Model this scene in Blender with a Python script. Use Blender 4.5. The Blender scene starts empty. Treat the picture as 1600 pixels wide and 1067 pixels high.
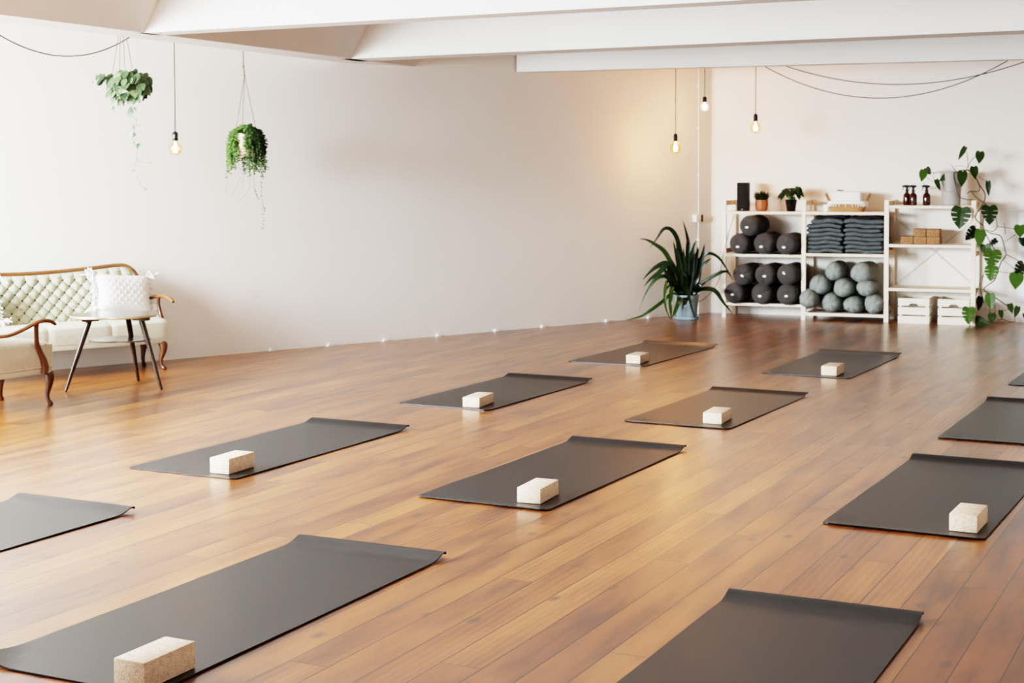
import bpy, bmesh, math, random
from mathutils import Vector, Matrix, Euler
random.seed(7)
PI = math.pi
col = bpy.context.scene.collection

# ---------------------------------------------------------------- materials
def s2l(c):
    return tuple(((v/255)/12.92 if v/255 <= .04045 else ((v/255+.055)/1.055)**2.4) for v in c)

class NT:
    def __init__(self, name):
        self.m = bpy.data.materials.new(name); self.m.use_nodes = True
        self.t = self.m.node_tree; self.bsdf = self.t.nodes['Principled BSDF']
        self.out = self.t.nodes['Material Output']
    def n(self, typ, **kw):
        nd = self.t.nodes.new(typ)
        for k, v in kw.items(): setattr(nd, k, v)
        return nd
    def put(self, sock, v):
        if isinstance(v, bpy.types.NodeSocket): self.t.links.new(v, sock)
        elif v is not None: sock.default_value = v
    def math(self, op, a, b=None, c=None, clamp=False):
        nd = self.n('ShaderNodeMath', operation=op, use_clamp=clamp)
        for i, v in enumerate((a, b, c)): self.put(nd.inputs[i], v)
        return nd.outputs[0]
    def mix(self, f, a, b, blend='MIX'):
        nd = self.n('ShaderNodeMix', data_type='RGBA', blend_type=blend)
        self.put(nd.inputs[0], f); self.put(nd.inputs[6], a); self.put(nd.inputs[7], b)
        return nd.outputs[2]
    def ramp(self, f, stops):
        nd = self.n('ShaderNodeValToRGB'); e = nd.color_ramp.elements
        while len(e) < len(stops): e.new(.5)
        for i, (p, c) in enumerate(stops):
            e[i].position = p; e[i].color = c if len(c) == 4 else (*c, 1)
        self.put(nd.inputs[0], f); return nd.outputs[0]
    def noise(self, vec, scale, detail=3, rough=.5, out=0):
        nd = self.n('ShaderNodeTexNoise'); self.put(nd.inputs['Vector'], vec)
        nd.inputs['Scale'].default_value = scale; nd.inputs['Detail'].default_value = detail
        nd.inputs['Roughness'].default_value = rough
        return nd.outputs[out]
    def coord(self, k='Object'): return self.n('ShaderNodeTexCoord').outputs[k]
    def mapping(self, vec, scale=(1,1,1), loc=(0,0,0), rot=(0,0,0)):
        nd = self.n('ShaderNodeMapping'); self.put(nd.inputs[0], vec)
        nd.inputs['Scale'].default_value = scale; nd.inputs['Location'].default_value = loc; nd.inputs['Rotation'].default_value = rot
        return nd.outputs[0]
    def bump(self, h, strength=.3, dist=.005):
        nd = self.n('ShaderNodeBump'); nd.inputs['Strength'].default_value = strength; nd.inputs['Distance'].default_value = dist
        self.put(nd.inputs['Height'], h); self.put(self.bsdf.inputs['Normal'], nd.outputs[0])
    def set(self, **kw):
        names = dict(color='Base Color', rough='Roughness', metal='Metallic', spec='Specular IOR Level', coat='Coat Weight', coatr='Coat Roughness',
                     sheen='Sheen Weight', emis='Emission Color', emiss='Emission Strength', trans='Transmission Weight', ior='IOR', sss='Subsurface Weight', alpha='Alpha')
        for k, v in kw.items():
            if isinstance(v, tuple) and len(v) == 3: v = (*v, 1)
            self.put(self.bsdf.inputs[names[k]], v)
        return self

def simple(name, rgb, rough=.6, var=.12, scale=12, bump=0, bscale=60, bdist=.003, stretch=(1,1,1), **kw):
    a = NT(name); c = s2l(rgb); v = a.mapping(a.coord(), stretch)
    f = a.noise(v, scale, 4)
    lo = tuple(x*(1-var) for x in c); hi = tuple(min(1, x*(1+var)) for x in c)
    a.set(color=a.ramp(f, [(.3, lo), (.7, hi)]), rough=rough, **kw)
    if bump: a.bump(a.noise(v, bscale, 3), bump, bdist)
    return a.m

def leafmat(name, dark, light, rough=.4):
    a = NT(name); at = a.n('ShaderNodeAttribute', attribute_name='tone').outputs['Fac']
    f = a.math('ADD', at, a.math('MULTIPLY', a.math('SUBTRACT', a.noise(a.coord(), 25, 2), .5), .35), clamp=True)
    a.set(color=a.ramp(f, [(0, s2l(dark)), (1, s2l(light))]), rough=rough, sss=0.0)
    tr = a.n('ShaderNodeBsdfTranslucent'); a.put(tr.inputs[0], a.ramp(f, [(0, s2l(dark)), (1, s2l(light))]))
    mx = a.n('ShaderNodeMixShader'); mx.inputs[0].default_value = .22
    a.t.links.new(a.bsdf.outputs[0], mx.inputs[1]); a.t.links.new(tr.outputs[0], mx.inputs[2]); a.t.links.new(mx.outputs[0], a.out.inputs[0])
    return a.m

def wood(name, base, dark, axis='Y', rough=.5, scale=6, contrast=1.0):
    a = NT(name); st = {'X': (.12,1,1), 'Y': (1,.12,1), 'Z': (1,1,.12)}[axis]
    v = a.mapping(a.coord(), st)
    f = a.noise(v, scale*4, 6, .62); g = a.noise(v, scale, 2)
    k = a.math('ADD', a.math('MULTIPLY', f, .6), a.math('MULTIPLY', g, .4))
    a.set(color=a.ramp(k, [(.5-.16*contrast, s2l(dark)), (.5+.12*contrast, s2l(base))]), rough=rough)
    a.bump(f, .12, .002); return a.m

def floor_mat():
    a = NT('wood floor planks'); W = .1435
    sep = a.n('ShaderNodeSeparateXYZ'); a.put(sep.inputs[0], a.coord()); X, Y = sep.outputs[0], sep.outputs[1]
    bx = a.math('DIVIDE', a.math('ADD', X, 1.979+W*200), W)
    bi = a.math('FLOOR', bx); fx = a.math('FRACT', bx)
    wn = a.n('ShaderNodeTexWhiteNoise', noise_dimensions='1D'); a.put(wn.inputs['W'], bi)
    L = 2.35
    by = a.math('ADD', a.math('DIVIDE', Y, L), a.math('MULTIPLY', wn.outputs['Value'], 7.3))
    yi = a.math('FLOOR', by); fy = a.math('FRACT', by)
    cmb = a.n('ShaderNodeCombineXYZ'); a.put(cmb.inputs[0], bi); a.put(cmb.inputs[1], yi)
    w2 = a.n('ShaderNodeTexWhiteNoise', noise_dimensions='2D'); a.put(w2.inputs['Vector'], cmb.outputs[0])
    r = w2.outputs['Value']; rc = w2.outputs['Color']
    # grain, shifted per board
    off = a.n('ShaderNodeVectorMath', operation='SCALE'); a.put(off.inputs[0], rc); off.inputs['Scale'].default_value = 37
    pos = a.n('ShaderNodeVectorMath', operation='ADD'); a.put(pos.inputs[0], a.coord()); a.put(pos.inputs[1], off.outputs[0])
    p = pos.outputs[0]
    fine = a.noise(a.mapping(p, (1, .05, 1)), 300, 4, .7)
    streak = a.noise(a.mapping(p, (1, .05, 1)), 60, 4, .6)
    blot = a.noise(a.mapping(p, (1, .16, 1)), 8, 4, .55)
    # cathedral figure: bent rings
    wv = a.n('ShaderNodeTexWave', wave_type='RINGS', rings_direction='Z', wave_profile='SIN')
    a.put(wv.inputs['Vector'], a.mapping(p, (7, .45, 1))); wv.inputs['Scale'].default_value = 1.6
    wv.inputs['Distortion'].default_value = 7.0; wv.inputs['Detail'].default_value = 2; wv.inputs['Detail Scale'].default_value = .7
    rs = a.n('ShaderNodeSeparateXYZ'); a.put(rs.inputs[0], rc)
    wvw = a.math('MULTIPLY', a.math('GREATER_THAN', rs.outputs[1], .62), .085)
    vor = a.n('ShaderNodeTexVoronoi', feature='F1', voronoi_dimensions='2D'); a.put(vor.inputs['Vector'], a.mapping(p, (1.0, .55, 1))); vor.inputs['Scale'].default_value = 2.3
    knot = a.math('SUBTRACT', 1.0, a.math('MULTIPLY', a.math('SUBTRACT', vor.outputs['Distance'], .022), 26), clamp=True)
    k = a.math('ADD', a.math('ADD', a.math('MULTIPLY', fine, .13), a.math('MULTIPLY', streak, .09)), a.math('ADD', a.math('MULTIPLY', blot, .60), a.math('MULTIPLY', wv.outputs[0], wvw)))
    c1 = a.ramp(k, [(.30, s2l((84,43,17))), (.44, s2l((136,81,36))), (.55, s2l((156,97,46))), (.70, s2l((180,121,64)))])
    tint = a.ramp(r, [(0, s2l((168,152,140))), (.14, s2l((214,200,188))), (.5, s2l((242,234,224))), (1, s2l((255,252,246)))])
    c2 = a.mix(1.0, c1, tint, 'MULTIPLY')
    c3 = a.mix(a.math('MULTIPLY', knot, .8), c2, s2l((62,38,22))+(1,))
    ex = a.math('MINIMUM', fx, a.math('SUBTRACT', 1.0, fx)); ey = a.math('MINIMUM', fy, a.math('SUBTRACT', 1.0, fy))
    sx = a.math('MULTIPLY', 2.2, a.math('SUBTRACT', 1.0, a.math('DIVIDE', ex, .021)), clamp=True); sy = a.math('SUBTRACT', 1.0, a.math('DIVIDE', ey, .0016), clamp=True)
    seam = a.math('MAXIMUM', sx, sy)
    wn3 = a.noise(a.mapping(p, (.2,.6,1)), 3, 2)
    seamv = a.math('MULTIPLY', seam, a.math('ADD', .62, a.math('MULTIPLY', wn3, .7)), clamp=True)
    c4 = a.mix(seamv, c3, s2l((30,15,8))+(1,))
    rg = a.math('ADD', FLOOR_ROUGH, a.math('MULTIPLY', a.noise(a.mapping(p, (1,.2,1)), 9, 3), .10))
    a.set(color=c4, rough=rg, spec=.5, coat=.55, coatr=.24)
    h = a.math('SUBTRACT', a.math('MULTIPLY', fine, .15), seam)
    a.bump(h, .25, .002)
    return a.m
FLOOR_ROUGH = .27

# ---------------------------------------------------------------- mesh builder
class MB:
    def __init__(self): self.v = []; self.f = []; self.tone = []; self.ct = 0.0
    def add(self, vs, fs):
        b = len(self.v); self.v += [tuple(p) for p in vs]; self.tone += [self.ct]*len(vs)
        self.f += [tuple(i+b for i in f) for f in fs]; return self
    def box(self, c, s, rot=None, bev=0):
        bm = bmesh.new(); bmesh.ops.create_cube(bm, size=1)
        for q in bm.verts: q.co = Vector((q.co.x*s[0], q.co.y*s[1], q.co.z*s[2]))
        if bev: bmesh.ops.bevel(bm, geom=bm.edges[:], offset=bev, segments=2, affect='EDGES', profile=.6)
        M = Matrix.Translation(c) @ (rot.to_4x4() if rot else Matrix.Identity(4)); bm.transform(M)
        bm.verts.index_update(); self.add([q.co for q in bm.verts], [[q.index for q in f.verts] for f in bm.faces]); bm.free(); return self
    def tube(self, pts, r, n=8, cap=True, flat=1.0):
        pts = [Vector(p) for p in pts]; m = len(pts); rs = r if isinstance(r, (list, tuple)) else [r]*m
        vs = []; up = None
        for i, p in enumerate(pts):
            t = (pts[min(i+1, m-1)]-pts[max(i-1, 0)]).normalized()
            if up is None: up = Vector((0,0,1)) if abs(t.z) < .9 else Vector((1,0,0))
            a = t.cross(up).normalized(); b = a.cross(t).normalized(); up = b
            for k in range(n):
                th = 2*PI*k/n; vs.append(p+a*(math.cos(th)*rs[i])+b*(math.sin(th)*rs[i]*flat))
        fs = [(i*n+k, i*n+(k+1) % n, (i+1)*n+(k+1) % n, (i+1)*n+k) for i in range(m-1) for k in range(n)]
        if cap: fs += [tuple(range(n))[::-1], tuple((m-1)*n+k for k in range(n))]
        return self.add(vs, fs)
    def lathe(self, prof, c=(0,0,0), n=24, axis='Z', sx=1.0, sy=1.0, ph=0.0):
        vs = []; c = Vector(c)
        for r, h in prof:
            for k in range(n):
                th = 2*PI*k/n+ph; x, y = math.cos(th)*r*sx, math.sin(th)*r*sy
                vs.append(c+(Vector((x, y, h)) if axis == 'Z' else Vector((x, h, y))))
        m = len(prof)
        fs = [(i*n+k, i*n+(k+1) % n, (i+1)*n+(k+1) % n, (i+1)*n+k) for i in range(m-1) for k in range(n)]
        if axis != 'Z': fs = [f[::-1] for f in fs]
        e = [tuple(range(n))[::-1], tuple((m-1)*n+k for k in range(n))]
        if axis != 'Z': e = [q[::-1] for q in e]
        if prof[0][0] > 1e-5: fs.append(e[0])
        if prof[-1][0] > 1e-5: fs.append(e[1])
        return self.add(vs, fs)
    def grid(self, fn, nu, nv, cu=False):
        vs = [fn(i/nu, j/nv) for i in range(nu+(0 if cu else 1)) for j in range(nv+1)]; N = nv+1; M = nu if cu else nu+1
        fs = [(i*N+j, ((i+1) % M)*N+j, ((i+1) % M)*N+j+1, i*N+j+1) for i in range(nu) for j in range(nv)]
        return self.add(vs, fs)
    def prism(self, poly, z0, z1, M=None):
        n = len(poly); vs = [Vector((x, y, z0)) for x, y in poly]+[Vector((x, y, z1)) for x, y in poly]
        if M: vs = [M @ q for q in vs]
        fs = [tuple(range(n))[::-1], tuple(range(n, 2*n))]+[(i, (i+1) % n, n+(i+1) % n, n+i) for i in range(n)]
        return self.add(vs, fs)
    def sphere(self, c, r, n=12, m=8, s=(1,1,1)):
        prof = [(max(1e-6, math.sin(PI*i/m))*r, -math.cos(PI*i/m)*r) for i in range(m+1)]
        b = len(self.v); self.lathe(prof, (0,0,0), n)
        self.v[b:] = [(c[0]+x*s[0], c[1]+y*s[1], c[2]+z*s[2]) for x, y, z in self.v[b:]]; return self
    def build(self, name, mat, parent=None, ang=40, label=None, merge=False):
        me = bpy.data.meshes.new(name); me.from_pydata(self.v, [], self.f)
        if any(self.tone):
            at = me.attributes.new('tone', 'FLOAT', 'POINT'); at.data.foreach_set('value', self.tone)
        bm = bmesh.new(); bm.from_mesh(me)
        if merge: bmesh.ops.remove_doubles(bm, verts=bm.verts, dist=1e-5)
        bmesh.ops.recalc_face_normals(bm, faces=bm.faces) if merge else None
        bm.to_mesh(me); bm.free()
        me.materials.append(mat)
        if ang: me.polygons.foreach_set('use_smooth', [True]*len(me.polygons)); me.set_sharp_from_angle(angle=math.radians(ang))
        o = bpy.data.objects.new(name, me); col.objects.link(o); o.parent = parent
        if label: o['label'] = label
        return o

def tag(o, label=None, cat=None, group=None, kind=None):
    for k, v in (('label', label), ('category', cat), ('group', group), ('kind', kind)):
        if v: o[k] = v
    return o
def thing(name, label, cat, loc=(0,0,0), rz=0, group=None):
    o = bpy.data.objects.new(name, None); col.objects.link(o); o.location = loc; o.rotation_euler = (0,0,rz); o.empty_display_size = .1
    return tag(o, label, cat, group)
def struct(o): o['kind'] = 'structure'; return o
def dup(root, loc, rz=None, label=None, group=None):
    r = root.copy(); col.objects.link(r); r.location = loc
    if rz is not None: r.rotation_euler = (0,0,rz)
    if label: r['label'] = label
    if group: r['group'] = group
    for ch in [c for c in root.children]:
        c = ch.copy(); col.objects.link(c); c.parent = r
        for g in [g for g in ch.children]:
            d = g.copy(); col.objects.link(d); d.parent = c
    return r

HEART = [(0,0),(-.07,.14),(-.09,.27),(-.03,.40),(.1,.48),(.27,.5),(.45,.45),(.63,.34),(.8,.19),(.92,.08),(1,0)]
SPLIT = [(0,0),(-.07,.14),(-.10,.27),(-.05,.41),(.08,.49),(.20,.52),(.235,.20),(.265,.20),(.245,.52),(.38,.50),(.44,.47),(.42,.15),(.455,.145),(.485,.45),(.58,.40),(.645,.36),(.60,.12),(.635,.115),(.685,.33),(.8,.22),(.92,.09),(1,0)]
OVAL = [(0,0),(.05,.18),(.18,.38),(.38,.5),(.6,.44),(.8,.26),(1,0)]
def leaf(mb, base, tip, w, nrm, shape=HEART, fold=.25, curl=.12, tone=.4):
    base, tip = Vector(base), Vector(tip); ax = tip-base; L = ax.length
    if L < 1e-5: return
    ax /= L; n = Vector(nrm); n = n-ax*n.dot(ax)
    if n.length < 1e-4: n = ax.orthogonal()
    n.normalize(); sd = n.cross(ax)
    mb.ct = max(.01, tone)
    for s in (-1, 1):
        vs = []
        for t, h in shape:
            tm = max(0, t); z = -curl*L*tm*tm
            vs.append(base+ax*(tm*L)+n*z)
            vs.append(base+ax*(t*L)+sd*(s*h*w)+n*(z+fold*h*w-.5*fold*w*h*h*2))
        fs = []
        for i in range(len(shape)-1):
            q = (2*i, 2*i+2, 2*i+3, 2*i+1); fs.append(q if s > 0 else q[::-1])
        mb.add(vs, fs)
    mb.ct = 0.0
def strap(mb, pts, w, tone=.3, nrm=(.31,-.95,.1), cup=.3):
    P = [Vector(p) for p in pts]
    Q = []
    for i in range(len(P)-1):     # catmull-rom
        a, b, c, d = P[max(i-1,0)], P[i], P[i+1], P[min(i+2,len(P)-1)]
        for k in range(4):
            t = k/4; Q.append(.5*((2*b)+(c-a)*t+(2*a-5*b+4*c-d)*t*t+(3*b-a-3*c+d)*t**3))
    Q.append(P[-1]); m = len(Q); vs = []; n0 = Vector(nrm)
    mb.ct = max(.01, tone)
    for i, p in enumerate(Q):
        t = (Q[min(i+1,m-1)]-Q[max(i-1,0)]).normalized(); u = i/(m-1)
        ww = w*.5*(min(1, .45+u*1.6)) * (1 if u < .55 else max(.03, 1-((u-.55)/.45)**1.5))
        n = (n0-t*n0.dot(t)); n = n.normalized() if n.length > .05 else Vector((0,0,1)); s = n.cross(t)
        vs += [p-s*ww+n*cup*ww, p, p+s*ww+n*cup*ww]
    fs = []
    for i in range(m-1):
        for k in (0, 1): fs.append((i*3+k, (i+1)*3+k, (i+1)*3+k+1, i*3+k+1))
    mb.add(vs, fs); mb.ct = 0.0
def smooth(pts, k=5):
    P = [Vector(p) for p in pts]; Q = []
    for i in range(len(P)-1):
        a, b, c, d = P[max(i-1,0)], P[i], P[i+1], P[min(i+2,len(P)-1)]
        for j in range(k):
            t = j/k; Q.append(.5*((2*b)+(c-a)*t+(2*a-5*b+4*c-d)*t*t+(3*b-a-3*c+d)*t**3))
    Q.append(P[-1]); return Q
MON_LEAF = [[-2.718,15.748,1.771,-2.781,15.718,1.64,0.052,0,0.35],[-2.568,15.72,1.722,-2.573,15.697,1.6,0.093,0,0.35],[-3.119,15.736,1.54,-3.138,15.706,1.424,0.085,0,0.8],[-3.107,15.777,1.563,-3.055,15.758,1.495,0.072,0,0.3],[-2.861,15.686,1.499,-2.956,15.657,1.432,0.071,0,0.35],[-2.977,15.627,1.445,-2.927,15.603,1.332,0.055,0,0.3],[-2.724,15.647,1.528,-2.726,15.609,1.372,0.1,0,0.35],[-2.63,15.735,1.574,-2.611,15.7,1.45,0.084,0,0.25],[-2.499,15.786,1.428,-2.488,15.751,1.282,0.055,0,0.1],[-2.72,15.587,1.166,-2.736,15.561,0.957,0.19,1,0.3],[-2.469,15.688,1.181,-2.459,15.658,0.998,0.162,1,0.25],[-2.592,15.628,0.964,-2.681,15.595,0.843,0.111,1,0.0],[-2.539,15.612,0.949,-2.551,15.587,0.777,0.114,0,0.85],[-2.499,15.645,0.805,-2.482,15.624,0.698,0.108,0,0.3],[-2.401,15.703,0.85,-2.484,15.672,0.791,0.059,1,0.0],[-2.418,15.611,0.751,-2.435,15.571,0.575,0.182,1,0.9],[-2.183,15.741,0.996,-2.177,15.704,0.879,0.12,0,0.7],[-2.17,15.792,0.87,-2.152,15.757,0.787,0.078,1,0.1],[-2.436,15.67,0.585,-2.443,15.633,0.443,0.135,1,0.85],[-2.209,15.708,0.521,-2.212,15.684,0.364,0.145,0,0.9],[-2.148,15.773,0.615,-2.227,15.741,0.487,0.135,1,0.1],[-2.562,15.781,0.274,-2.576,15.747,0.133,0.07,0,0.0],[-2.454,15.669,0.312,-2.434,15.636,0.162,0.107,0,0.7],[-2.639,15.584,0.178,-2.638,15.547,0.015,0.13,1,0.75],[-2.595,15.657,0.059,-2.452,15.631,0.015,0.1,0,0.25],[-2.441,15.73,0.117,-2.437,15.708,0.015,0.08,0,0.35],[-2.36,15.736,0.151,-2.341,15.706,0.065,0.053,0,0.4],[-2.276,15.743,0.216,-2.243,15.712,0.125,0.063,0,0.4],[-2.198,15.749,0.192,-2.223,15.717,0.082,0.063,0,0.4],[-2.146,15.794,0.122,-2.139,15.771,0.075,0.036,0,0.3]]
MON_STEM = [[[[-2.706,15.779,1.549],[-2.646,15.762,1.507],[-2.61,15.744,1.461],[-2.574,15.725,1.398],[-2.518,15.708,1.315],[-2.514,15.687,1.249],[-2.538,15.663,1.183],[-2.573,15.639,1.133]],0.008],[[[-2.761,15.674,1.524],[-2.805,15.671,1.52],[-2.813,15.67,1.482],[-2.801,15.671,1.415],[-2.767,15.674,1.298],[-2.719,15.678,1.257],[-2.631,15.685,1.244]],0.006],[[[-2.687,15.68,1.307],[-2.649,15.696,1.332],[-2.587,15.713,1.328],[-2.57,15.727,1.365],[-2.592,15.738,1.423]],0.006],[[[-2.648,15.734,1.323],[-2.588,15.722,1.257],[-2.521,15.71,1.215],[-2.494,15.696,1.174]],0.006],[[[-2.573,15.639,1.135],[-2.595,15.637,1.071],[-2.558,15.64,1.021],[-2.521,15.643,0.996],[-2.506,15.645,0.942],[-2.469,15.648,0.857],[-2.424,15.651,0.78],[-2.398,15.653,0.741]],0.007],[[[-2.495,15.696,1.185],[-2.514,15.669,1.103],[-2.521,15.643,1.008]],0.006],[[[-2.497,15.645,0.958],[-2.473,15.651,0.93],[-2.433,15.659,0.914],[-2.366,15.669,0.898],[-2.336,15.675,0.845],[-2.317,15.681,0.755],[-2.306,15.686,0.709],[-2.336,15.688,0.655],[-2.351,15.691,0.636],[-2.384,15.693,0.543],[-2.418,15.695,0.45],[-2.517,15.691,0.36],[-2.438,15.702,0.303],[-2.366,15.712,0.249],[-2.282,15.723,0.194]],0.007],[[[-2.306,15.691,0.709],[-2.231,15.72,0.669],[-2.144,15.75,0.612],[-2.027,15.783,0.538]],0.006],[[[-2.319,15.69,0.833],[-2.279,15.703,0.864],[-2.221,15.717,0.909]],0.004],[[[-2.404,15.673,1.072],[-2.391,15.667,0.984],[-2.425,15.658,0.939],[-2.478,15.647,0.945]],0.005],[[[-2.392,15.674,0.984],[-2.31,15.695,0.975],[-2.228,15.717,0.959]],0.004],[[[-2.33,15.709,1.021],[-2.324,15.709,0.971],[-2.317,15.71,0.908]],0.004],[[[-2.512,15.674,0.506],[-2.555,15.694,0.446],[-2.552,15.718,0.349],[-2.537,15.742,0.284]],0.005],[[[-2.51,15.674,0.532],[-2.537,15.696,0.434],[-2.582,15.715,0.355],[-2.598,15.737,0.289]],0.004],[[[-2.383,15.684,0.541],[-2.316,15.685,0.533],[-2.249,15.685,0.522]],0.004],[[[-2.331,15.699,0.645],[-2.278,15.713,0.608],[-2.237,15.726,0.567]],0.004],[[[-2.463,15.698,0.004],[-2.396,15.711,0.048],[-2.337,15.723,0.064],[-2.276,15.736,0.04],[-2.23,15.747,0.043]],0.005],[[[-2.226,15.737,0.081],[-2.224,15.742,0.06],[-2.229,15.747,0.041]],0.004],[[[-2.403,15.703,0.199],[-2.407,15.708,0.134],[-2.424,15.711,0.083]],0.004],[[[-2.453,15.669,0.16],[-2.452,15.689,0.127],[-2.441,15.71,0.097]],0.004],[[[-2.538,15.742,0.284],[-2.518,15.73,0.214],[-2.499,15.719,0.173],[-2.507,15.705,0.156]],0.004],[[[-2.356,15.707,0.25],[-2.282,15.718,0.195],[-2.266,15.724,0.209]],0.005],[[[-2.33,15.719,0.15],[-2.296,15.722,0.162],[-2.269,15.724,0.165]],0.004],[[[-2.693,15.75,1.557],[-2.688,15.74,1.607],[-2.699,15.729,1.725]],0.004],[[[-2.689,15.75,1.566],[-2.658,15.733,1.632],[-2.607,15.717,1.682],[-2.565,15.7,1.719]],0.004],[[[-2.794,15.722,1.528],[-2.893,15.724,1.523],[-2.968,15.728,1.523],[-3.035,15.733,1.515],[-3.099,15.738,1.551]],0.005],[[[-2.802,15.721,1.533],[-2.835,15.719,1.575],[-2.849,15.717,1.598]],0.005],[[[-3.023,15.734,1.516],[-3.014,15.679,1.457],[-2.973,15.627,1.441]],0.003],[[[-3.115,15.716,1.424],[-3.114,15.716,1.381]],0.003],[[[-3.099,15.717,1.491],[-3.059,15.686,1.453],[-3.003,15.655,1.415]],0.003],[[[-2.82,15.77,1.579],[-2.744,15.761,1.583],[-2.693,15.75,1.557]],0.003],[[[-2.585,15.739,1.482],[-2.546,15.752,1.448],[-2.5,15.765,1.423]],0.003],[[[-2.932,15.631,1.365],[-2.899,15.633,1.332],[-2.819,15.64,1.328],[-2.803,15.641,1.34]],0.002],[[[-2.77,15.724,1.524],[-2.738,15.726,1.541],[-2.69,15.73,1.541],[-2.642,15.734,1.557]],0.008]]
STRAP = [[[[-5.433,15.08,0.293],[-5.441,15.059,0.508],[-5.465,15.029,0.711],[-5.492,14.999,0.853],[-5.549,14.967,0.939],[-5.613,14.936,0.939],[-5.671,14.907,0.848],[-5.745,14.87,0.738]],0.045],[[[-5.454,15.07,0.317],[-5.521,15.045,0.507],[-5.577,15.026,0.613],[-5.632,15.004,0.708],[-5.707,14.968,0.772],[-5.792,14.926,0.825],[-5.914,14.865,0.84]],0.047],[[[-5.412,15.091,0.305],[-5.427,15.114,0.505],[-5.413,15.146,0.742],[-5.435,15.135,0.897],[-5.469,15.118,1.028]],0.04],[[[-5.39,15.101,0.305],[-5.38,15.09,0.484],[-5.354,15.097,0.686],[-5.319,15.114,0.826]],0.073],[[[-5.348,15.122,0.305],[-5.368,15.178,0.503],[-5.348,15.211,0.645],[-5.338,15.216,0.758]],0.05],[[[-5.337,15.127,0.305],[-5.295,15.148,0.53],[-5.261,15.165,0.685],[-5.245,15.173,0.789]],0.052],[[[-5.332,15.13,0.305],[-5.27,15.112,0.521],[-5.217,15.12,0.593],[-5.164,15.146,0.638]],0.045],[[[-5.326,15.133,0.316],[-5.281,15.109,0.485],[-5.231,15.088,0.653],[-5.158,15.091,0.69],[-5.078,15.13,0.643],[-5.009,15.164,0.536],[-4.946,15.196,0.406]],0.033],[[[-5.295,15.148,0.352],[-5.213,15.164,0.413],[-5.11,15.19,0.473],[-5.055,15.211,0.497],[-5.008,15.234,0.485],[-4.965,15.255,0.402]],0.035],[[[-5.294,15.148,0.304],[-5.174,15.125,0.319],[-5.091,15.099,0.29],[-5.028,15.13,0.184],[-4.938,15.175,0.063]],0.047],[[[-5.497,15.049,0.305],[-5.55,15.022,0.424],[-5.593,15.001,0.576],[-5.678,14.959,0.555],[-5.752,14.923,0.496],[-5.835,14.882,0.408]],0.054],[[[-5.486,15.054,0.305],[-5.538,14.989,0.462],[-5.563,14.938,0.571],[-5.649,14.884,0.483],[-5.729,14.845,0.418],[-5.787,14.816,0.338]],0.054],[[[-5.507,15.043,0.305],[-5.551,14.956,0.416],[-5.593,14.869,0.456],[-5.662,14.818,0.416],[-5.746,14.776,0.269],[-5.814,14.742,0.08]],0.04],[[[-5.518,15.038,0.293],[-5.558,14.909,0.401],[-5.553,14.821,0.283],[-5.545,14.825,0.13],[-5.498,14.849,0.006]],0.031],[[[-5.497,15.049,0.293],[-5.506,14.92,0.349],[-5.494,14.825,0.215],[-5.49,14.827,0.097],[-5.483,14.831,0.006]],0.043],[[[-5.475,15.059,0.269],[-5.431,14.898,0.2],[-5.451,14.822,0.075],[-5.471,14.811,0.017]],0.043],[[[-5.433,15.08,0.269],[-5.355,14.894,0.202],[-5.387,14.878,0.106]],0.052],[[[-5.433,15.08,0.364],[-5.345,14.94,0.282],[-5.288,14.902,0.134],[-5.256,14.918,0.006]],0.031],[[[-5.55,15.023,0.269],[-5.609,14.911,0.192],[-5.693,14.802,0.109],[-5.798,14.75,0.039],[-5.962,14.669,0.006]],0.035],[[[-5.481,15.057,0.293],[-5.507,15.077,0.458],[-5.535,15.063,0.779]],0.019],[[[-5.486,15.054,0.305],[-5.521,14.945,0.418],[-5.564,14.891,0.491],[-5.59,14.878,0.538]],0.059],[[[-5.369,15.112,0.305],[-5.31,15.085,0.391],[-5.268,15.106,0.486]],0.047],[[[-5.433,15.08,0.293],[-5.384,14.979,0.419],[-5.416,14.964,0.514]],0.052],[[[-5.39,15.101,0.293],[-5.429,15.138,0.396],[-5.386,15.159,0.504]],0.057],[[[-5.348,15.122,0.293],[-5.257,15.042,0.348],[-5.194,15.073,0.395]],0.04],[[[-5.518,15.038,0.305],[-5.532,14.906,0.361],[-5.595,14.875,0.255]],0.026],[[[-5.475,15.059,0.305],[-5.501,14.991,0.368],[-5.543,14.97,0.416]],0.059]]
POTHOS_VINES = [[[-7.214,8.581,2.058],[-7.221,8.577,2.003],[-7.23,8.573,1.937],[-7.196,8.59,1.893],[-7.206,8.584,1.849],[-7.223,8.576,1.794],[-7.22,8.578,1.739],[-7.198,8.589,1.695],[-7.198,8.588,1.639],[-7.204,8.586,1.606],[-7.219,8.578,1.551],[-7.2,8.587,1.496],[-7.181,8.597,1.451],[-7.144,8.615,1.402]],[[-7.39,8.549,2.117],[-7.388,8.551,2.072],[-7.393,8.548,2.028],[-7.38,8.554,1.984],[-7.374,8.557,1.948]],[[-7.213,8.581,1.639],[-7.194,8.59,1.606],[-7.159,8.608,1.601],[-7.115,8.63,1.593]]]
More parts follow.
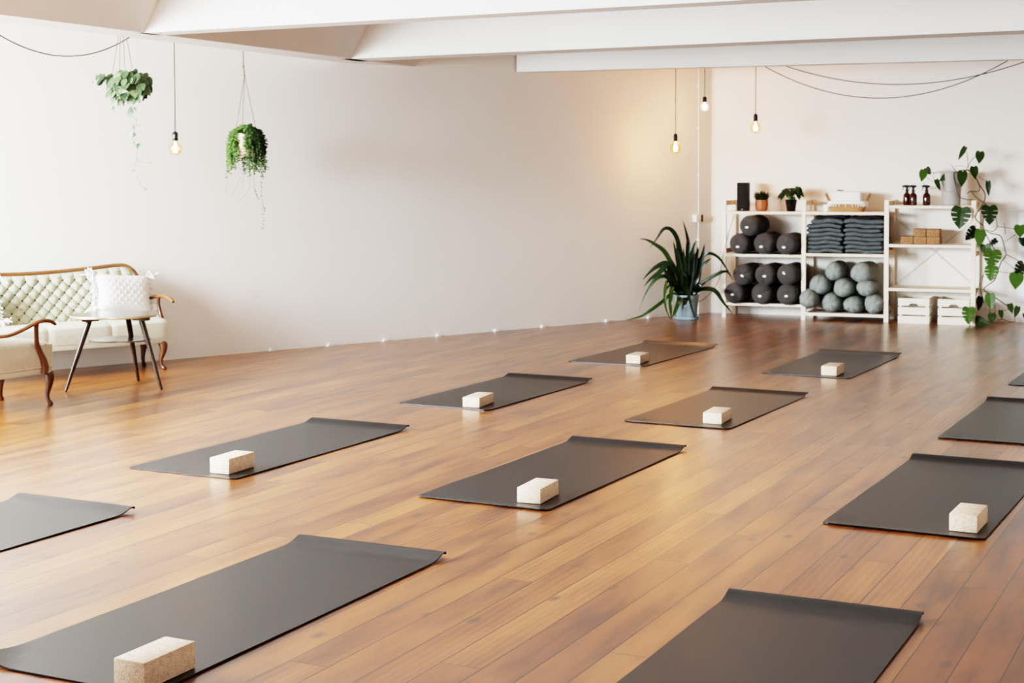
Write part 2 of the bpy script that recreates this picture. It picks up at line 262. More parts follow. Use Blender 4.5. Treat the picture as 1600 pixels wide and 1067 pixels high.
POTHOS_BIG = [([-7.214,8.581,2.025],38),([-7.234,8.57,1.965],36),([-7.238,8.569,1.935],46),([-7.174,8.6,2.036],34),([-7.219,8.578,1.844],24),([-7.244,8.566,1.805],30),([-7.217,8.579,1.788],28),([-7.214,8.58,1.728],26),([-7.181,8.597,1.706],40),([-7.115,8.63,1.593],20),([-7.219,8.578,1.532],24),([-7.144,8.615,1.404],14),([-7.198,8.588,1.634],10),([-7.179,8.598,1.852],22),([-7.352,8.513,2.086],26),([-7.359,8.509,2.037],26),([-7.348,8.514,1.979],22),([-7.341,8.518,1.951],16),([-7.205,8.585,1.976],24),([-7.221,8.577,2.036],30),([-7.47,8.454,2.167],10)]
POTHOS_ROPE = [[[-7.34,8.574,2.497],[-7.379,8.555,2.238]],[[-7.328,8.58,2.497],[-7.337,8.576,2.244]],[[-7.31,8.589,2.497],[-7.301,8.593,2.249]],[[-7.289,8.599,2.486],[-7.254,8.616,2.265]]]
POTHOS_C = [[-7.29,8.599,2.161],[-7.439,8.525,2.194],[-7.326,8.581,2.083],[-7.322,8.583,2.039]]
FERN_ST = [[[-7.227,10.13,1.666],[-7.217,10.135,1.586],[-7.219,10.134,1.505],[-7.229,10.129,1.394],[-7.219,10.134,1.273],[-7.212,10.137,1.213],[-7.23,10.128,1.072]],[[-7.32,10.139,1.606],[-7.312,10.143,1.505],[-7.308,10.145,1.394],[-7.3,10.15,1.354],[-7.281,10.159,1.311]],[[-7.365,10.151,1.607],[-7.362,10.152,1.485],[-7.367,10.15,1.394],[-7.432,10.118,1.303]],[[-7.402,10.099,1.617],[-7.389,10.106,1.526],[-7.395,10.103,1.394]],[[-7.455,10.129,1.617],[-7.437,10.138,1.526],[-7.465,10.124,1.425],[-7.503,10.105,1.338]],[[-7.483,10.059,1.668],[-7.507,10.048,1.567],[-7.514,10.044,1.506],[-7.507,10.047,1.474]],[[-7.446,10.033,1.637],[-7.451,10.03,1.546],[-7.442,10.035,1.506]],[[-7.517,10.087,1.607],[-7.528,10.082,1.445],[-7.546,10.073,1.374]],[[-7.209,10.139,1.686],[-7.187,10.149,1.586],[-7.183,10.152,1.545]],[[-7.248,10.108,1.636],[-7.226,10.119,1.555],[-7.222,10.121,1.485]]]
FERN_C = [[-7.364,10.118,1.839],[-7.364,10.118,1.768],[-7.423,10.089,1.778],[-7.273,10.163,1.859],[-7.392,10.104,1.687]]
FERN_ROPE = [[-7.381,10.109,2.5],[-7.38,10.11,2.377],[-7.374,10.113,2.306],[-7.437,10.082,1.886],[-7.391,10.104,1.901],[-7.297,10.151,1.886]]
GROUND = (.28,.30,.31); HORIZ = (1.33,1.43,1.46); SKYC = (.56,.61,.64); SKYS = 52; SKYG = .4; ALC = 1300; SIDE = 2500
P1_, P2_, P3_ = 24, 9, 10
VT, LOOK, EXPO, GAM = 'Filmic', 'Very High Contrast', -0.54, 1.0
# ---------------------------------------------------------------- palette
M = {}
M['floor'] = floor_mat()
M['plaster'] = simple('white plaster', (241,234,225), .85, .02, 1.2, .10, 55, .003)
M['plaster_beam'] = simple('painted plaster beam', (224,220,214), .8, .02, 2, .12, 40, .004)
M['mat'] = simple('charcoal rubber mat', (27,27,28), .36, .06, 40, .08, 500, .0005, spec=.5)
M['emblem'] = simple('pale grey print', (88,90,92), .5, .05)
def cork_mat(name, a_, b_):
    a = NT(name); v = a.coord(); f = a.noise(v, 260, 2, .7); g = a.noise(v, 60, 2)
    a.set(color=a.ramp(a.math('ADD', a.math('MULTIPLY', f, .7), a.math('MULTIPLY', g, .3)), [(.36, s2l(a_)), (.52, s2l(b_)), (.8, s2l((244,226,200)))]), rough=.85)
    a.bump(f, .3, .001); return a.m
M['cork'] = cork_mat('cork', (176,144,116), (220,192,166))
M['cork_shaded'] = cork_mat('shaded cork', (106,68,38), (146,100,62))  # cork copy browned so its colour carries the shade inside the shelf
M['pine'] = wood('pale pine', (248,232,212), (228,202,174), 'X', .55, 7)
M['pine_post'] = wood('pale pine post', (250,236,218), (232,208,182), 'Z', .55, 7)
M['pine_rail'] = wood('pine rail', (228,198,164), (196,160,122), 'Y', .55, 7)
M['crate'] = wood('crate pine', (250,242,230), (234,216,192), 'X', .6, 5)
M['bolster'] = simple('charcoal canvas', (68,64,63), .92, .12, 60, .5, 420, .0012, sheen=.1)
M['bolster_lt'] = simple('grey linen', (134,138,134), .95, .14, 45, .6, 260, .002)
M['tag'] = simple('white cloth tag', (245,243,240), .7, .02)
M['blanket'] = simple('grey felt', (88,92,92), .95, .22, 90, .7, 330, .002)
M['blanket_dk'] = simple('black felt', (38,38,40), .95, .2, 90, .6, 330, .002)
M['black'] = simple('matte black', (22,21,21), .6, .1)
M['black_gloss'] = simple('glazed black ceramic', (20,19,19), .12, .05)
M['grille'] = simple('speaker cloth', (28,27,27), .9, .3, 500)
M['terra'] = wood('carved light wood', (158,100,62), (122,74,44), 'Z', .55, 6)
M['soil'] = simple('potting soil', (48,36,28), .95, .4, 80, .6, 90)
M['pot_blue'] = simple('pale blue grey planter', (150,166,172), .45, .04)
M['pot_grey'] = simple('whitewashed metal bucket', (158,152,146), .55, .1, 14, .2, 40)
M['white'] = simple('white paint', (238,235,230), .5, .02)
M['cloth'] = simple('white cotton', (244,240,234), .9, .03, 60, .4, 200, .002)
M['wicker'] = simple('woven seagrass', (168,126,86), .8, .25, 120, .6, 150, .004, stretch=(1,1,3))
M['tan_leather'] = simple('tan leather', (150,104,70), .6, .15)
M['leaf_mon'] = leafmat('monstera leaf', (14,26,12), (78,108,38), .35)
M['leaf_strap'] = leafmat('strap leaf', (8,15,8), (58,88,36), .35)
M['leaf_poth'] = leafmat('pothos leaf', (28,46,26), (122,142,100), .4)
M['leaf_fern'] = leafmat('trailing fern leaf', (20,44,16), (104,136,62), .5)
M['leaf_dark'] = leafmat('dark houseplant leaf', (12,26,12), (52,84,36), .35)
M['stem'] = simple('brown vine stem', (92,72,54), .7, .2)
M['stem_green'] = simple('green stem', (104,122,80), .7, .2)
M['jute'] = simple('jute cord', (112,92,72), .9, .15)
M['cable'] = simple('black cable', (34,31,30), .6, .05)
M['chrome'] = simple('dark chrome', (70,72,76), .2, .05, metal=.9)
M['teak'] = wood('polished walnut', (92,56,34), (58,34,20), 'Z', .3, 6)
M['teak_x'] = wood('polished walnut rail', (122,80,48), (86,54,30), 'X', .3, 6)
M['dark_leg'] = wood('dark stained wood', (60,44,34), (36,26,20), 'Z', .25, 6)
M['table'] = wood('worn veneer', (76,62,52), (54,43,36), 'X', .18, 5)
M['brace'] = simple('galvanised strap', (176,170,164), .4, .05, metal=.6)
M['brass'] = simple('aged brass edge', (196,180,150), .3, .05, metal=.8)
M['sage'] = simple('sage upholstery', (170,168,144), .85, .06, 30, .25, 500, .001)
M['cream'] = simple('cream upholstery', (186,178,158), .85, .06, 30, .25, 500, .001)
M['button'] = simple('dark button', (62,56,42), .8, .05)  # one even dark brown for all buttons
M['pipe'] = simple('painted pipe', (232,226,218), .5, .02)
M['switch_side'] = simple('dark switch face', (70,62,56), .5, .05)
M['panel'] = simple('white enamel', (238,238,238), .4, .01)

def glass_thin(name, tint, refl=.35, em=None):
    a = NT(name); tr = a.n('ShaderNodeBsdfTransparent'); tr.inputs[0].default_value = (*tint, 1)
    gl = a.n('ShaderNodeBsdfGlossy'); gl.inputs['Roughness'].default_value = .05; gl.inputs[0].default_value = (1,.93,.85,1)
    lw = a.n('ShaderNodeLayerWeight'); lw.inputs[0].default_value = refl
    mx = a.n('ShaderNodeMixShader'); a.t.links.new(a.math('MULTIPLY', lw.outputs['Facing'], .7), mx.inputs[0])
    a.t.links.new(tr.outputs[0], mx.inputs[1]); a.t.links.new(gl.outputs[0], mx.inputs[2]); 
    if em:
        e = a.n('ShaderNodeEmission'); e.inputs[0].default_value = (*em[:3], 1); e.inputs[1].default_value = em[3]
        ad = a.n('ShaderNodeAddShader'); a.t.links.new(mx.outputs[0], ad.inputs[0]); a.t.links.new(e.outputs[0], ad.inputs[1]); mx = ad
    a.t.links.new(mx.outputs[0], a.out.inputs[0]); return a.m
M['bulb_glass'] = glass_thin('glowing amber bulb glass', (.97,.80,.58), .35, (1,.62,.30,.10))
M['bulb_clear'] = glass_thin('glowing clear bulb glass', (1,.95,.9), .3, (1,.85,.6,.9))
M['pane'] = glass_thin('window pane', (.97,.98,.99), .15)
def glow(name, rgb, s):
    a = NT(name); a.set(color=(1,.9,.75), emis=rgb, emiss=s); return a.m
M['filament'] = glow('glowing filament', (1,.72,.42), 22)
def amber():
    a = NT('amber glass'); a.set(color=s2l((70,26,12)), rough=.08, trans=.35, ior=1.45, coat=.4); return a.m
M['amber'] = amber()

# ---------------------------------------------------------------- room shell
WL0 = Vector((-8.05, 9.97, 0)); WC = Vector((-5.43, 15.92, 0)); WLd = (WC-WL0).normalized(); WLn = Vector((WLd.y, -WLd.x, 0))
def wf(s, d, z=0): return WL0+WLd*s+WLn*d+Vector((0,0,z))
A0 = wf(-3.9, 0); BR = Vector((3.6, 15.92+.075*9.03, 0)); H = 3.05; T = .2; A1 = A0+WLn*1.6; YF = -3.2; A2 = Vector((-3.3, YF, 0)); SWd = (A2-A1).normalized(); SWo = Vector((SWd.y, -SWd.x, 0))
def wall_seg(name, a, b, holes=(), out=None):
    a, b = Vector(a), Vector(b); L = (b-a).length; d = (b-a)/L; n = Vector(out).normalized()
    mb = MB(); xs = sorted({0, L, *[h[0] for h in holes], *[h[1] for h in holes]})
    for x0, x1 in zip(xs, xs[1:]):
        hs = [h for h in holes if h[0] <= x0+1e-6 and h[1] >= x1-1e-6]
        spans = [(0, H)] if not hs else [(0, hs[0][2]), (hs[0][3], H)]
        for z0, z1 in spans:
            P = [a+d*x0, a+d*x1, a+d*x1+n*T, a+d*x0+n*T]
            mb.add([p+Vector((0,0,z)) for z in (z0, z1) for p in P], [(3,2,1,0),(4,5,6,7),(0,1,5,4),(1,2,6,5),(2,3,7,6),(3,0,4,7)])
    return struct(mb.build(name, M['plaster'], ang=0))
wall_seg('wall_left', A0-WLd*.25, WC+WLd*.25, out=-WLn)
wall_seg('wall_back', WC-Vector((.2,.015,0)), BR, out=(-.075,1,0))
wall_seg('wall_right', BR, (3.6, YF, 0), out=(1,0,0))
front_holes = []
wall_seg('wall_front', A2, (3.6, YF, 0), front_holes, out=(0,-1,0))
side_holes = [(.2,2.7,.40,2.45),(3.0,4.8,.40,2.45)]
wall_seg('wall_side', A1, A2, side_holes, out=SWo)
near_hole = (.15,1.45,.4,2.4)
wall_seg('wall_alcove', A0, A1, [near_hole], out=-WLd)
struct(MB().box((-3.2, 6.7, -.05), (14.5, 20.6, .1)).build('floor', M['floor'], ang=0))
struct(MB().box((-3.2, 6.7, H+.05), (14.5, 20.6, .1)).build('ceiling', M['plaster'], ang=0))
# windows (behind the camera, they light the room)
wi = 1
def window(p0, p1, z0, z1, n):
    global wi
    p0, p1, n = Vector(p0), Vector(p1), Vector(n); d = (p1-p0).normalized(); L = (p1-p0).length; c = (p0+p1)/2+n*.1
    R = Matrix((d, n, Vector((0,0,1)))).transposed()
    fr = MB(); w = .06
    for x in (-L/2+w/2, 0, L/2-w/2): fr.box(c+d*x+Vector((0,0,(z0+z1)/2)), (w, .06, z1-z0), R)
    for z in (z0+w/2, z1-w/2): fr.box(c+Vector((0,0,z)), (L, .06, w), R)
    f = struct(fr.build('window_%d' % wi, M['white'], ang=0))
    MB().box(c+Vector((0,0,(z0+z1)/2)), (L-.1, .008, z1-z0-.1), R).build('pane', M['pane'], f, ang=0); wi += 1
for h in side_holes: window(A1+SWd*h[0], A1+SWd*h[1], h[2], h[3], SWo)

window(A0+WLn*near_hole[0], A0+WLn*near_hole[1], near_hole[2], near_hole[3], -WLd)

# beams
ZB = 2.5
def beam(name, poly, z0=ZB, top=None, z1=H+.02):
    top = top or poly; n = len(poly)
    mb = MB(); mb.add([(x, y, z0) for x, y in poly]+[(x, y, z1) for x, y in top], [tuple(range(n))[::-1], tuple(range(n, 2*n))]+[(i, (i+1) % n, n+(i+1) % n, n+i) for i in range(n)])
    return struct(mb.build(name, M['plaster_beam'], ang=0))
beam('trim_1', [(-7.04,6.9),(-7.04,13.0),(-7.37,13.0),(-7.37,6.9)], top=[(-6.68,6.9),(-6.68,13.0),(-7.37,13.0),(-7.37,6.9)])
beam('trim_2', [(-7.1,8.49),(3.65,8.52),(3.65,8.73),(-7.1,8.70)])
beam('trim_3', [(-7.15,11.18),(3.65,11.18),(3.65,11.49),(-7.15,11.49)])
beam('trim_4', [(-6.53,13.36),(3.65,14.70),(3.65,14.84),(-6.47,13.51)])

# conduit, switch, wall clips, panel on the back wall
t = thing('conduit_pipe', 'thin white conduit pipe running up the wall beside the back corner', 'pipe', (-5.496,15.69,0))
MB().tube([(0,0,0),(0,0,1.3),(0,0,2.2),(0,0,H)], .009, 8).build('pipe', M['pipe'], t)
for z in (.25, .8, 1.5, 2.0, 2.45): MB().box((0,0,z), (.03,.03,.018)).build('pipe_clip', M['pipe'], t)
R_ = math.atan2(WLd.y, WLd.x)
t = thing('light_switch', 'small white surface switch box on the conduit above the floor plant', 'switch', tuple(wf((Vector((-5.489,15.661,0))-WL0).dot(WLd), .031, 1.035)), R_)
MB().box((0,0,0), (.075,.058,.082), bev=.006).build('switch_box', M['white'], t)
MB().box((.056,.002,0), (.036,.052,.074), bev=.003).build('switch_face', M['switch_side'], t, label='dark switch face')
for i, (x, y) in enumerate([(-7.651,10.851),(-7.414,11.388),(-7.173,11.938),(-6.928,12.492),(-6.648,13.129),(-6.407,13.676),(-6.056,14.473),(-5.81,15.031)]):
    s = (Vector((x,y,0))-WL0).dot(WLd); o = MB().prism([(-.03,0),(.03,0),(.012,.022),(-.012,.022)], -.012, .012, Matrix.Rotation(PI/2, 4, 'X')).build('wall_clip', M['white'], ang=0)
    o.location = wf(s, .014, 0); o.rotation_euler = (0,0,R_)
    tag(o, 'tiny white clip at the foot of the long wall, %s counted from the sofa' % ['first','second','third','fourth','fifth','sixth','seventh','eighth'][i], 'clip', 'white clips along the foot of the long wall')
o = thing('wall_panel', 'flat white panel on the back wall at the right edge behind the vine', 'panel', (-1.85,16.155,.66), .075)
MB().box((0,0,0), (.8,.05,.9), bev=.008).build('panel_face', M['panel'], o)
MB().box((-.2,.035,0), (.1,.05,.3)).box((.25,.035,0), (.1,.05,.3)).build('bracket', M['white'], o)

# ---------------------------------------------------------------- yoga mats
def make_mat(L, W=.68, corner=0, lip=0):
    root = bpy.data.objects.new('yoga_mat', None); col.objects.link(root)
    path = [(y, .0045) for y in [0, .012, .03, .06, .1]]+[(.1+(L-.22)*k/30, .0045) for k in range(1, 31)]+[(L-.09,.0062),(L-.07,.0095),(L-.05,.0145),(L-.032,.020),(L-.016,.0245),(L-.004,.0265),(L+.004,.0255),(L+.008,.021),(L+.006,.0165)]
    m = len(path); nx = 24; th = .0045
    mb = MB(); top = []; bot = []
    for i, (y, z) in enumerate(path):
        a, b = path[max(i-1,0)], path[min(i+1,m-1)]; t = Vector((b[0]-a[0], b[1]-a[1])).normalized(); n = Vector((-t.y, t.x))
        for k in range(nx+1):
            u = k/nx; x = u*W
            dx = 0
            if i == 0: pass
            r = .03; 
            if y < r and (x < r or x > W-r):
                q = math.sqrt(max(0, r*r-(r-y)**2)); dx = (r-q)*(1 if x < r else -1)*(1 - min(x, W-x)/r)
            zz = z
            if corner: zz += corner*max(0, 1-(x/.16+y/.22))**1.6
            if lip: zz += lip*max(0, 1-y/.05)**2
            zz += .0008*math.sin(9*x+y*5.3)*max(0,min(1,y*5))*(1 if z < .006 else 0)
            top.append(Vector((x+dx, y+n.x*th*.5, zz+n.y*th*.5))); bot.append(Vector((x+dx, y-n.x*th*.5, zz-n.y*th*.5)))
    N = nx+1; B = len(top)
    fs = [(i*N+k, i*N+k+1, (i+1)*N+k+1, (i+1)*N+k) for i in range(m-1) for k in range(nx)]
    fs += [tuple(B+q for q in f[::-1]) for f in fs]
    for i in range(m-1): fs += [(i*N, (i+1)*N, B+(i+1)*N, B+i*N), (i*N+nx, B+i*N+nx, B+(i+1)*N+nx, (i+1)*N+nx)]
    for k in range(nx): fs += [(k, B+k, B+k+1, k+1), ((m-1)*N+k, (m-1)*N+k+1, B+(m-1)*N+k+1, B+(m-1)*N+k)]
    mb.add(top+bot, fs); mb.build('mat_sheet', M['mat'], root, 50)
    e = MB(); cx, cy = .085, .105; zc = .0078+(corner*max(0, 1-(cx/.16+cy/.22))**1.6 if corner else 0)
    def ring(r0, r1, n=28, a0=0, a1=2*PI, ox=0, oy=0, sx=1.0, sy=1.0):
        vs = []; 
        for k in range(n+1):
            th = a0+(a1-a0)*k/n
            for r in (r0, r1):
                x, y = cx+ox+math.cos(th)*r*sx, cy+oy+math.sin(th)*r*sy
                vs.append((x, y, zc+(corner*(max(0, 1-(x/.16+y/.22))**1.6-max(0, 1-(cx/.16+cy/.22))**1.6) if corner else 0)))
        e.add(vs, [(2*k, 2*k+1, 2*k+3, 2*k+2) for k in range(n)])
    ring(.036, .0385)
    for q in range(-2, 3):
        an = PI/2+q*.55; ring(.0135, .0155, 16, 0, 2*PI, math.cos(an)*.013, math.sin(an)*.013-.006, .75, 1.0)
    e.build('emblem', M['emblem'], root, label='faint round printed emblem in the mat corner')
    return root
MATS = [ # x0, y0, length, rot deg, label, corner lift, lip
 (-3.55,3.452,1.77,0,'charcoal yoga mat nearest the lower left corner, its front corner curled up',.03,0),
 (-5.235,6.14,1.68,.6,'charcoal yoga mat in the left row, second back, just in front of the side table',0,0),
 (-3.545,6.165,1.725,1.2,'charcoal yoga mat in the middle of the floor, second of the centre row',0,.004),
 (-5.115,8.665,1.565,1.6,'charcoal yoga mat in the left row, third back, beside the long bare wall',0,0),
 (-3.505,8.63,1.55,1.8,'charcoal yoga mat in the centre row, third back, lamp glint on it',0,.003),
 (-5.035,11.215,1.57,2.2,'charcoal yoga mat farthest back in the left row, nearest the floor plant',0,0),
 (-3.41,11.15,1.62,1.0,'charcoal yoga mat farthest back in the centre row, in front of the shelving',0,0),
 (-1.70,6.44,1.725,1.2,'charcoal yoga mat at the right edge, cork block on its near corner',0,.004),
 (-1.665,8.83,1.65,.6,'charcoal yoga mat cut off by the right edge, third back, no block in view',0,.004),
 (-1.70,3.45,1.745,0,'charcoal yoga mat at the bottom edge of the picture, right of centre, curled far end',0,0),
 (-1.64,11.30,1.6,.5,'corner of a charcoal mat just showing at the right edge, farthest back',0,0),
 (-5.22,3.55,1.80,.6,'charcoal yoga mat cut off by the left edge, its right far corner showing',0,0)]
for x, y, L, rz, lab, c, lip in MATS:
    o = make_mat(L, corner=c, lip=lip); o.location = (x, y, 0); o.rotation_euler = (0,0,-math.radians(rz))
    tag(o, lab, 'yoga mat', 'charcoal yoga mats laid out in rows')

# cork blocks on the mats
def block_mesh(name, mat, s, bev=.006):
    return MB().box((0,0,s[2]/2), s, bev=bev).build(name, mat, ang=35)
BL = [(-2.9,3.466,.236,.083,'pale cork block on the mat nearest the lower left corner',0),
 (-4.641,6.204,.226,.079,'pale cork block on the mat in front of the side table, its side in shade',2),
 (-2.941,6.251,.238,.070,'pale cork block on the mat in the middle of the floor',4),
 (-4.527,8.70,.262,.064,'cork block on the third mat of the left row beside the bare wall',6),
 (-2.913,8.739,.25,.066,'cork block on the centre mat with the lamp glint',4),
 (-4.436,11.282,.25,.066,'cork block on the mat farthest back in the left row',4),
 (-2.85,11.217,.24,.070,'cork block on the mat just in front of the shelving',0),
 (-1.062,6.52,.24,.074,'speckled cork block on the mat at the right edge',-1)]
for x, y, L, h, lab, rz in BL:
    o = block_mesh('cork_block', M['cork'], (.116, L, h)); r = math.radians(rz)
    # the given point is the near right bottom corner
    c = Matrix.Rotation(r, 4, 'Z') @ Vector((-.058, L/2, 0)); o.location = (x+c.x, y+c.y, .0075); o.rotation_euler = (0,0,r)
    tag(o, lab, 'yoga block', 'cork blocks on the yoga mats')

# ---------------------------------------------------------------- shelving
SA = math.atan(.08); SO = Vector((-5.125,15.435,0)); SM = Matrix.Translation(SO) @ Matrix.Rotation(SA, 4, 'Z')
def sh(u, v, z): return SM @ Vector((u, v, z))
shelf = thing('shelving_unit', 'pale pine open shelving in three bays against the back wall', 'shelf', tuple(SO), SA)
DEP = .47; PU = [0, .838, 1.676, 2.522]
for i, u in enumerate(PU):
    f = MB(); f.box((u, .016, .62), (.044,.032,1.24), bev=.002); f.box((u, DEP-.016, .62), (.044,.032,1.24), bev=.002)
    sf = f.build('side_frame', M['pine_post'], shelf, ang=0)
    for z in (1.205, .70, .13):
        MB().box((u, DEP/2, z), (.02, DEP-.05, .05)).build('rail', M['pine_rail'], sf, ang=0)
for (a, b, zs, hs) in [(0,1,(1.118,.672,.158),.02),(1,2,(1.118,.69,.078),.02),(2,3,(1.187,.795,.352),.02)]:
    for k, z in enumerate(zs):
        L = PU[b]-PU[a]-.044; cu = (PU[a]+PU[b])/2; mb = MB()
        n = 4
        mb.box((cu, DEP/2-.004, z-.009), (L, DEP-.03, .018), bev=.002)
        mb.box((cu, .014, z-.014), (L, .028, .028), bev=.002)
        mb.build('shelf_board', M['pine'], shelf, ang=0)
br = MB()
for a, b in (((1.70,.352),(2.50,1.05)),((2.50,.352),(1.70,1.05))):
    br.box(((a[0]+b[0])/2, DEP+.004, (a[1]+b[1])/2), (math.hypot(b[0]-a[0], b[1]-a[1]), .002, .005), Matrix.Rotation(-math.atan2(b[1]-a[1], b[0]-a[0]), 3, 'Y'))
br.build('cross_brace', M['brace'], shelf, ang=0, label='thin metal cross brace')

def bolster_mesh(r, L, mat, soft=0, seed=0, sx=1, sz=1, folds=0):
    rnd = random.Random(seed); ph = [rnd.random()*6.28 for _ in range(8)]
    n, mb = 40, MB(); prof = []
    for k in range(7):
        a = PI/2*k/6; e = .030+soft*.03; prof.append((r*(1-.30*(1-math.sin(a))-.70*(1-math.sin(a))**5 if False else (math.sin(a)**.42)), e*(1-math.cos(a))))
    prof = [(r*.02, .004), (r*.35, .0), (r*.62, .003), (r*.80, .012), (r*.92, .028), (r*.985, .055), (r, .09)]
    if soft: prof = [(r*.02, .0), (r*.3, .002), (r*.5, .010), (r*.70, .028), (r*.86, .055), (r*.96, .095), (r, .14)]
    prof += [(r*(1+.01*math.sin(j)), .14+(L-.28)*j/8) for j in range(1, 8)]+[(q, L-h) for q, h in reversed(prof)]
    vs = []
    for i, (q, h) in enumerate(prof):
        for k in range(n):
            th = 2*PI*k/n
            w = 1+(.012+.02*soft)*math.sin(3*th+ph[0]+h*4)+.008*math.sin(7*th+ph[1]+h*9)
            if soft: w += .014*math.sin(11*th+ph[4]+3*h)*(1 if h < .2 else .5)+.012*math.sin(5*th+h*30+ph[5])
            dy = .004*math.sin(2*th+ph[2]) + (soft*.006*math.sin(6*th+ph[3]) if q > .3*r else 0)
            for c in range(folds):
                d = abs((th-ph[4+c]+PI) % (2*PI)-PI)
                if d < .22 and q > r*.1 and h < .1: dy += .022*(1-d/.22)**1.2*min(1, q/r*1.4); 
            vs.append((math.cos(th)*q*w*sx, h+dy, math.sin(th)*q*w*sz))
    m = len(prof)
    fs = [(i*n+(k+1) % n, i*n+k, (i+1)*n+k, (i+1)*n+(k+1) % n) for i in range(m-1) for k in range(n)]
    fs += [tuple(range(n)), tuple((m-1)*n+k for k in range(n))[::-1]]
    return MB().add(vs, fs), prof
DARK = [(.292,.972,.1055,'dark grey bolster alone on top of the upper stack',0,(-.02,-.016)),
 (.182,.782,.106,'dark grey bolster on the upper board, left of three',0,(-.01,-.03)),
 (.437,.786,.108,'dark grey bolster on the upper board, middle of three, with a vertical seam',1,(-.02,-.03)),
 (.678,.784,.108,'dark grey bolster on the upper board, right of three, beside the post',0,(-.02,-.03)),
 (.218,.458,.106,'dark grey bolster with deep creases, upper left of the lower six',3,(0,-.01)),
 (.452,.462,.108,'dark grey bolster, upper middle of the lower six',1,(0,-.012)),
 (.688,.472,.108,'dark grey bolster, upper right of the lower six, tag tilted',0,(-.03,-.012)),
 (.128,.262,.1075,'dark grey bolster, lower left of the lower six, overlapping the end post',0,(-.01,-.01)),
 (.415,.262,.109,'dark grey bolster, lower middle of the lower six',1,(-.01,-.02)),
 (.686,.264,.109,'dark grey bolster, lower right of the lower six, beside the pale rolls',0,(0,-.012))]
for i, (u, z, r, lab, fo, tg) in enumerate(DARK):
    t = thing('bolster', lab, 'bolster', tuple(sh(u, -.11+.012*((i*7) % 3-1), z)), SA, 'dark grey bolsters in the left bay')
    mb, pr = bolster_mesh(r, .58, None, 0, i, folds=fo); mb.build('bolster_body', M['bolster'], t, 60)
    s = MB(); s.tube([(math.cos(a)*r*.985, .05, math.sin(a)*r*.985) for a in [2*PI*k/32 for k in range(33)]], .0025, 5, False); s.build('piping', M['bolster'], t)
    g = MB(); g.lathe([(.018,0),(.018,.002)], (tg[0], -.006 if fo < 3 else -.004, tg[1]), 14, 'Y', 1.0, .62); tt = g.build('tag', M['tag'], t, label='small white oval tag')
    if i in (4, 6): tt.rotation_euler = (0,.5 if i == 4 else .9,0); tt.location = (.008 if i==4 else .0, 0, -.0)
LIGHT = [(.902,.222,.0995,1,1,'pale grey roll low on the left, bulging in front of the bay post'),
 (1.118,.182,.1017,1,1,'pale grey roll on the bottom row, second from the left'),
 (1.34,.168,.1,1.06,.88,'squashed pale grey roll on the bottom row with a wrinkled side'),
 (1.56,.184,.103,1,1,'pale grey roll on the bottom row, rightmost beside the post'),
 (.995,.362,.108,1.02,.97,'pale grey roll in the second layer, leftmost'),
 (1.240,.338,.104,1.03,.95,'pale grey roll in the second layer, in the middle of the heap'),
 (1.482,.344,.1,1.05,.88,'oval pale grey roll in the second layer, rightmost'),
 (1.148,.505,.1005,1,1,'pale grey roll on top of the heap, left of two'),
 (1.415,.497,.11,1.05,1,'large pale grey roll on top of the heap, right of two, turned slightly')]
for i, (u, z, r, sx, sz, lab) in enumerate(LIGHT):
    t = thing('rolled_bolster', lab, 'bolster', tuple(sh(u, -.06+.02*((i*5) % 3-1)-(.05 if i == 0 else 0), z)), SA-(.10 if i == 8 else .03*((i % 3)-1)), 'pale grey rolls in the middle bay')
    mb, pr = bolster_mesh(r, .5, None, 1, 40+i, sx, sz, folds=(2 if i in (2,) else 1 if i in (0,4) else 0)); mb.build('roll_body', M['bolster_lt'], t, 70)
    a0 = i*1.3; MB().tube([(math.cos(a0)*r*1.005*sx, y, math.sin(a0)*r*1.005*sz) for y in (.14,.22,.3,.38)], .003, 5).build('seam', M['bolster_lt'], t)

# folded blankets
def blanket(w, d, h, seed, mat, sag=0, bp=0.0):
    rnd = random.Random(seed); p = [rnd.random()*6.28 for _ in range(6)]; mb = MB(); nu, nv = 30, 14
    prof = []
    for k in range(24):
        th = 2*PI*k/24; c, s = math.cos(th), math.sin(th)
        prof.append((math.copysign(abs(c)**.35, c)*d/2, math.copysign(abs(s)**.55, s)*h/2))
    vs = []; m = nu+1
    for i in range(m):
        x = (i/nu-.5)*2; e = (1-abs(x)**40)**.5 if abs(x) < 1 else .5
        e = max(.5, e)
        for (y, z) in prof:
            zz = z*e; bend = .006*math.sin(3*x+bp)+.003*math.sin(5*x+bp*2+y*9)+.0015*math.sin(9*x+p[0])+sag*(1-x*x)
            yy = y*(1+.012*math.sin(4*x+p[2]))+.006*math.sin(2.3*x+p[3])
            fr = .004*math.sin(8*x+p[4]) if y < 0 else 0
            vs.append((x*w/2+.004*math.sin(z*200+p[5]), yy+fr, zz+bend+h/2))
    n = 24; fs = [(i*n+(k+1) % n, i*n+k, (i+1)*n+k, (i+1)*n+(k+1) % n) for i in range(nu) for k in range(n)]
    fs += [tuple(range(n)), tuple(nu*n+k for k in range(n))[::-1]]
    mb.add(vs, fs); return mb
ORD = ['bottom', 'second from the bottom', 'third from the bottom', 'fourth from the bottom', 'fifth from the bottom', 'third from the top', 'second from the top', 'topmost']
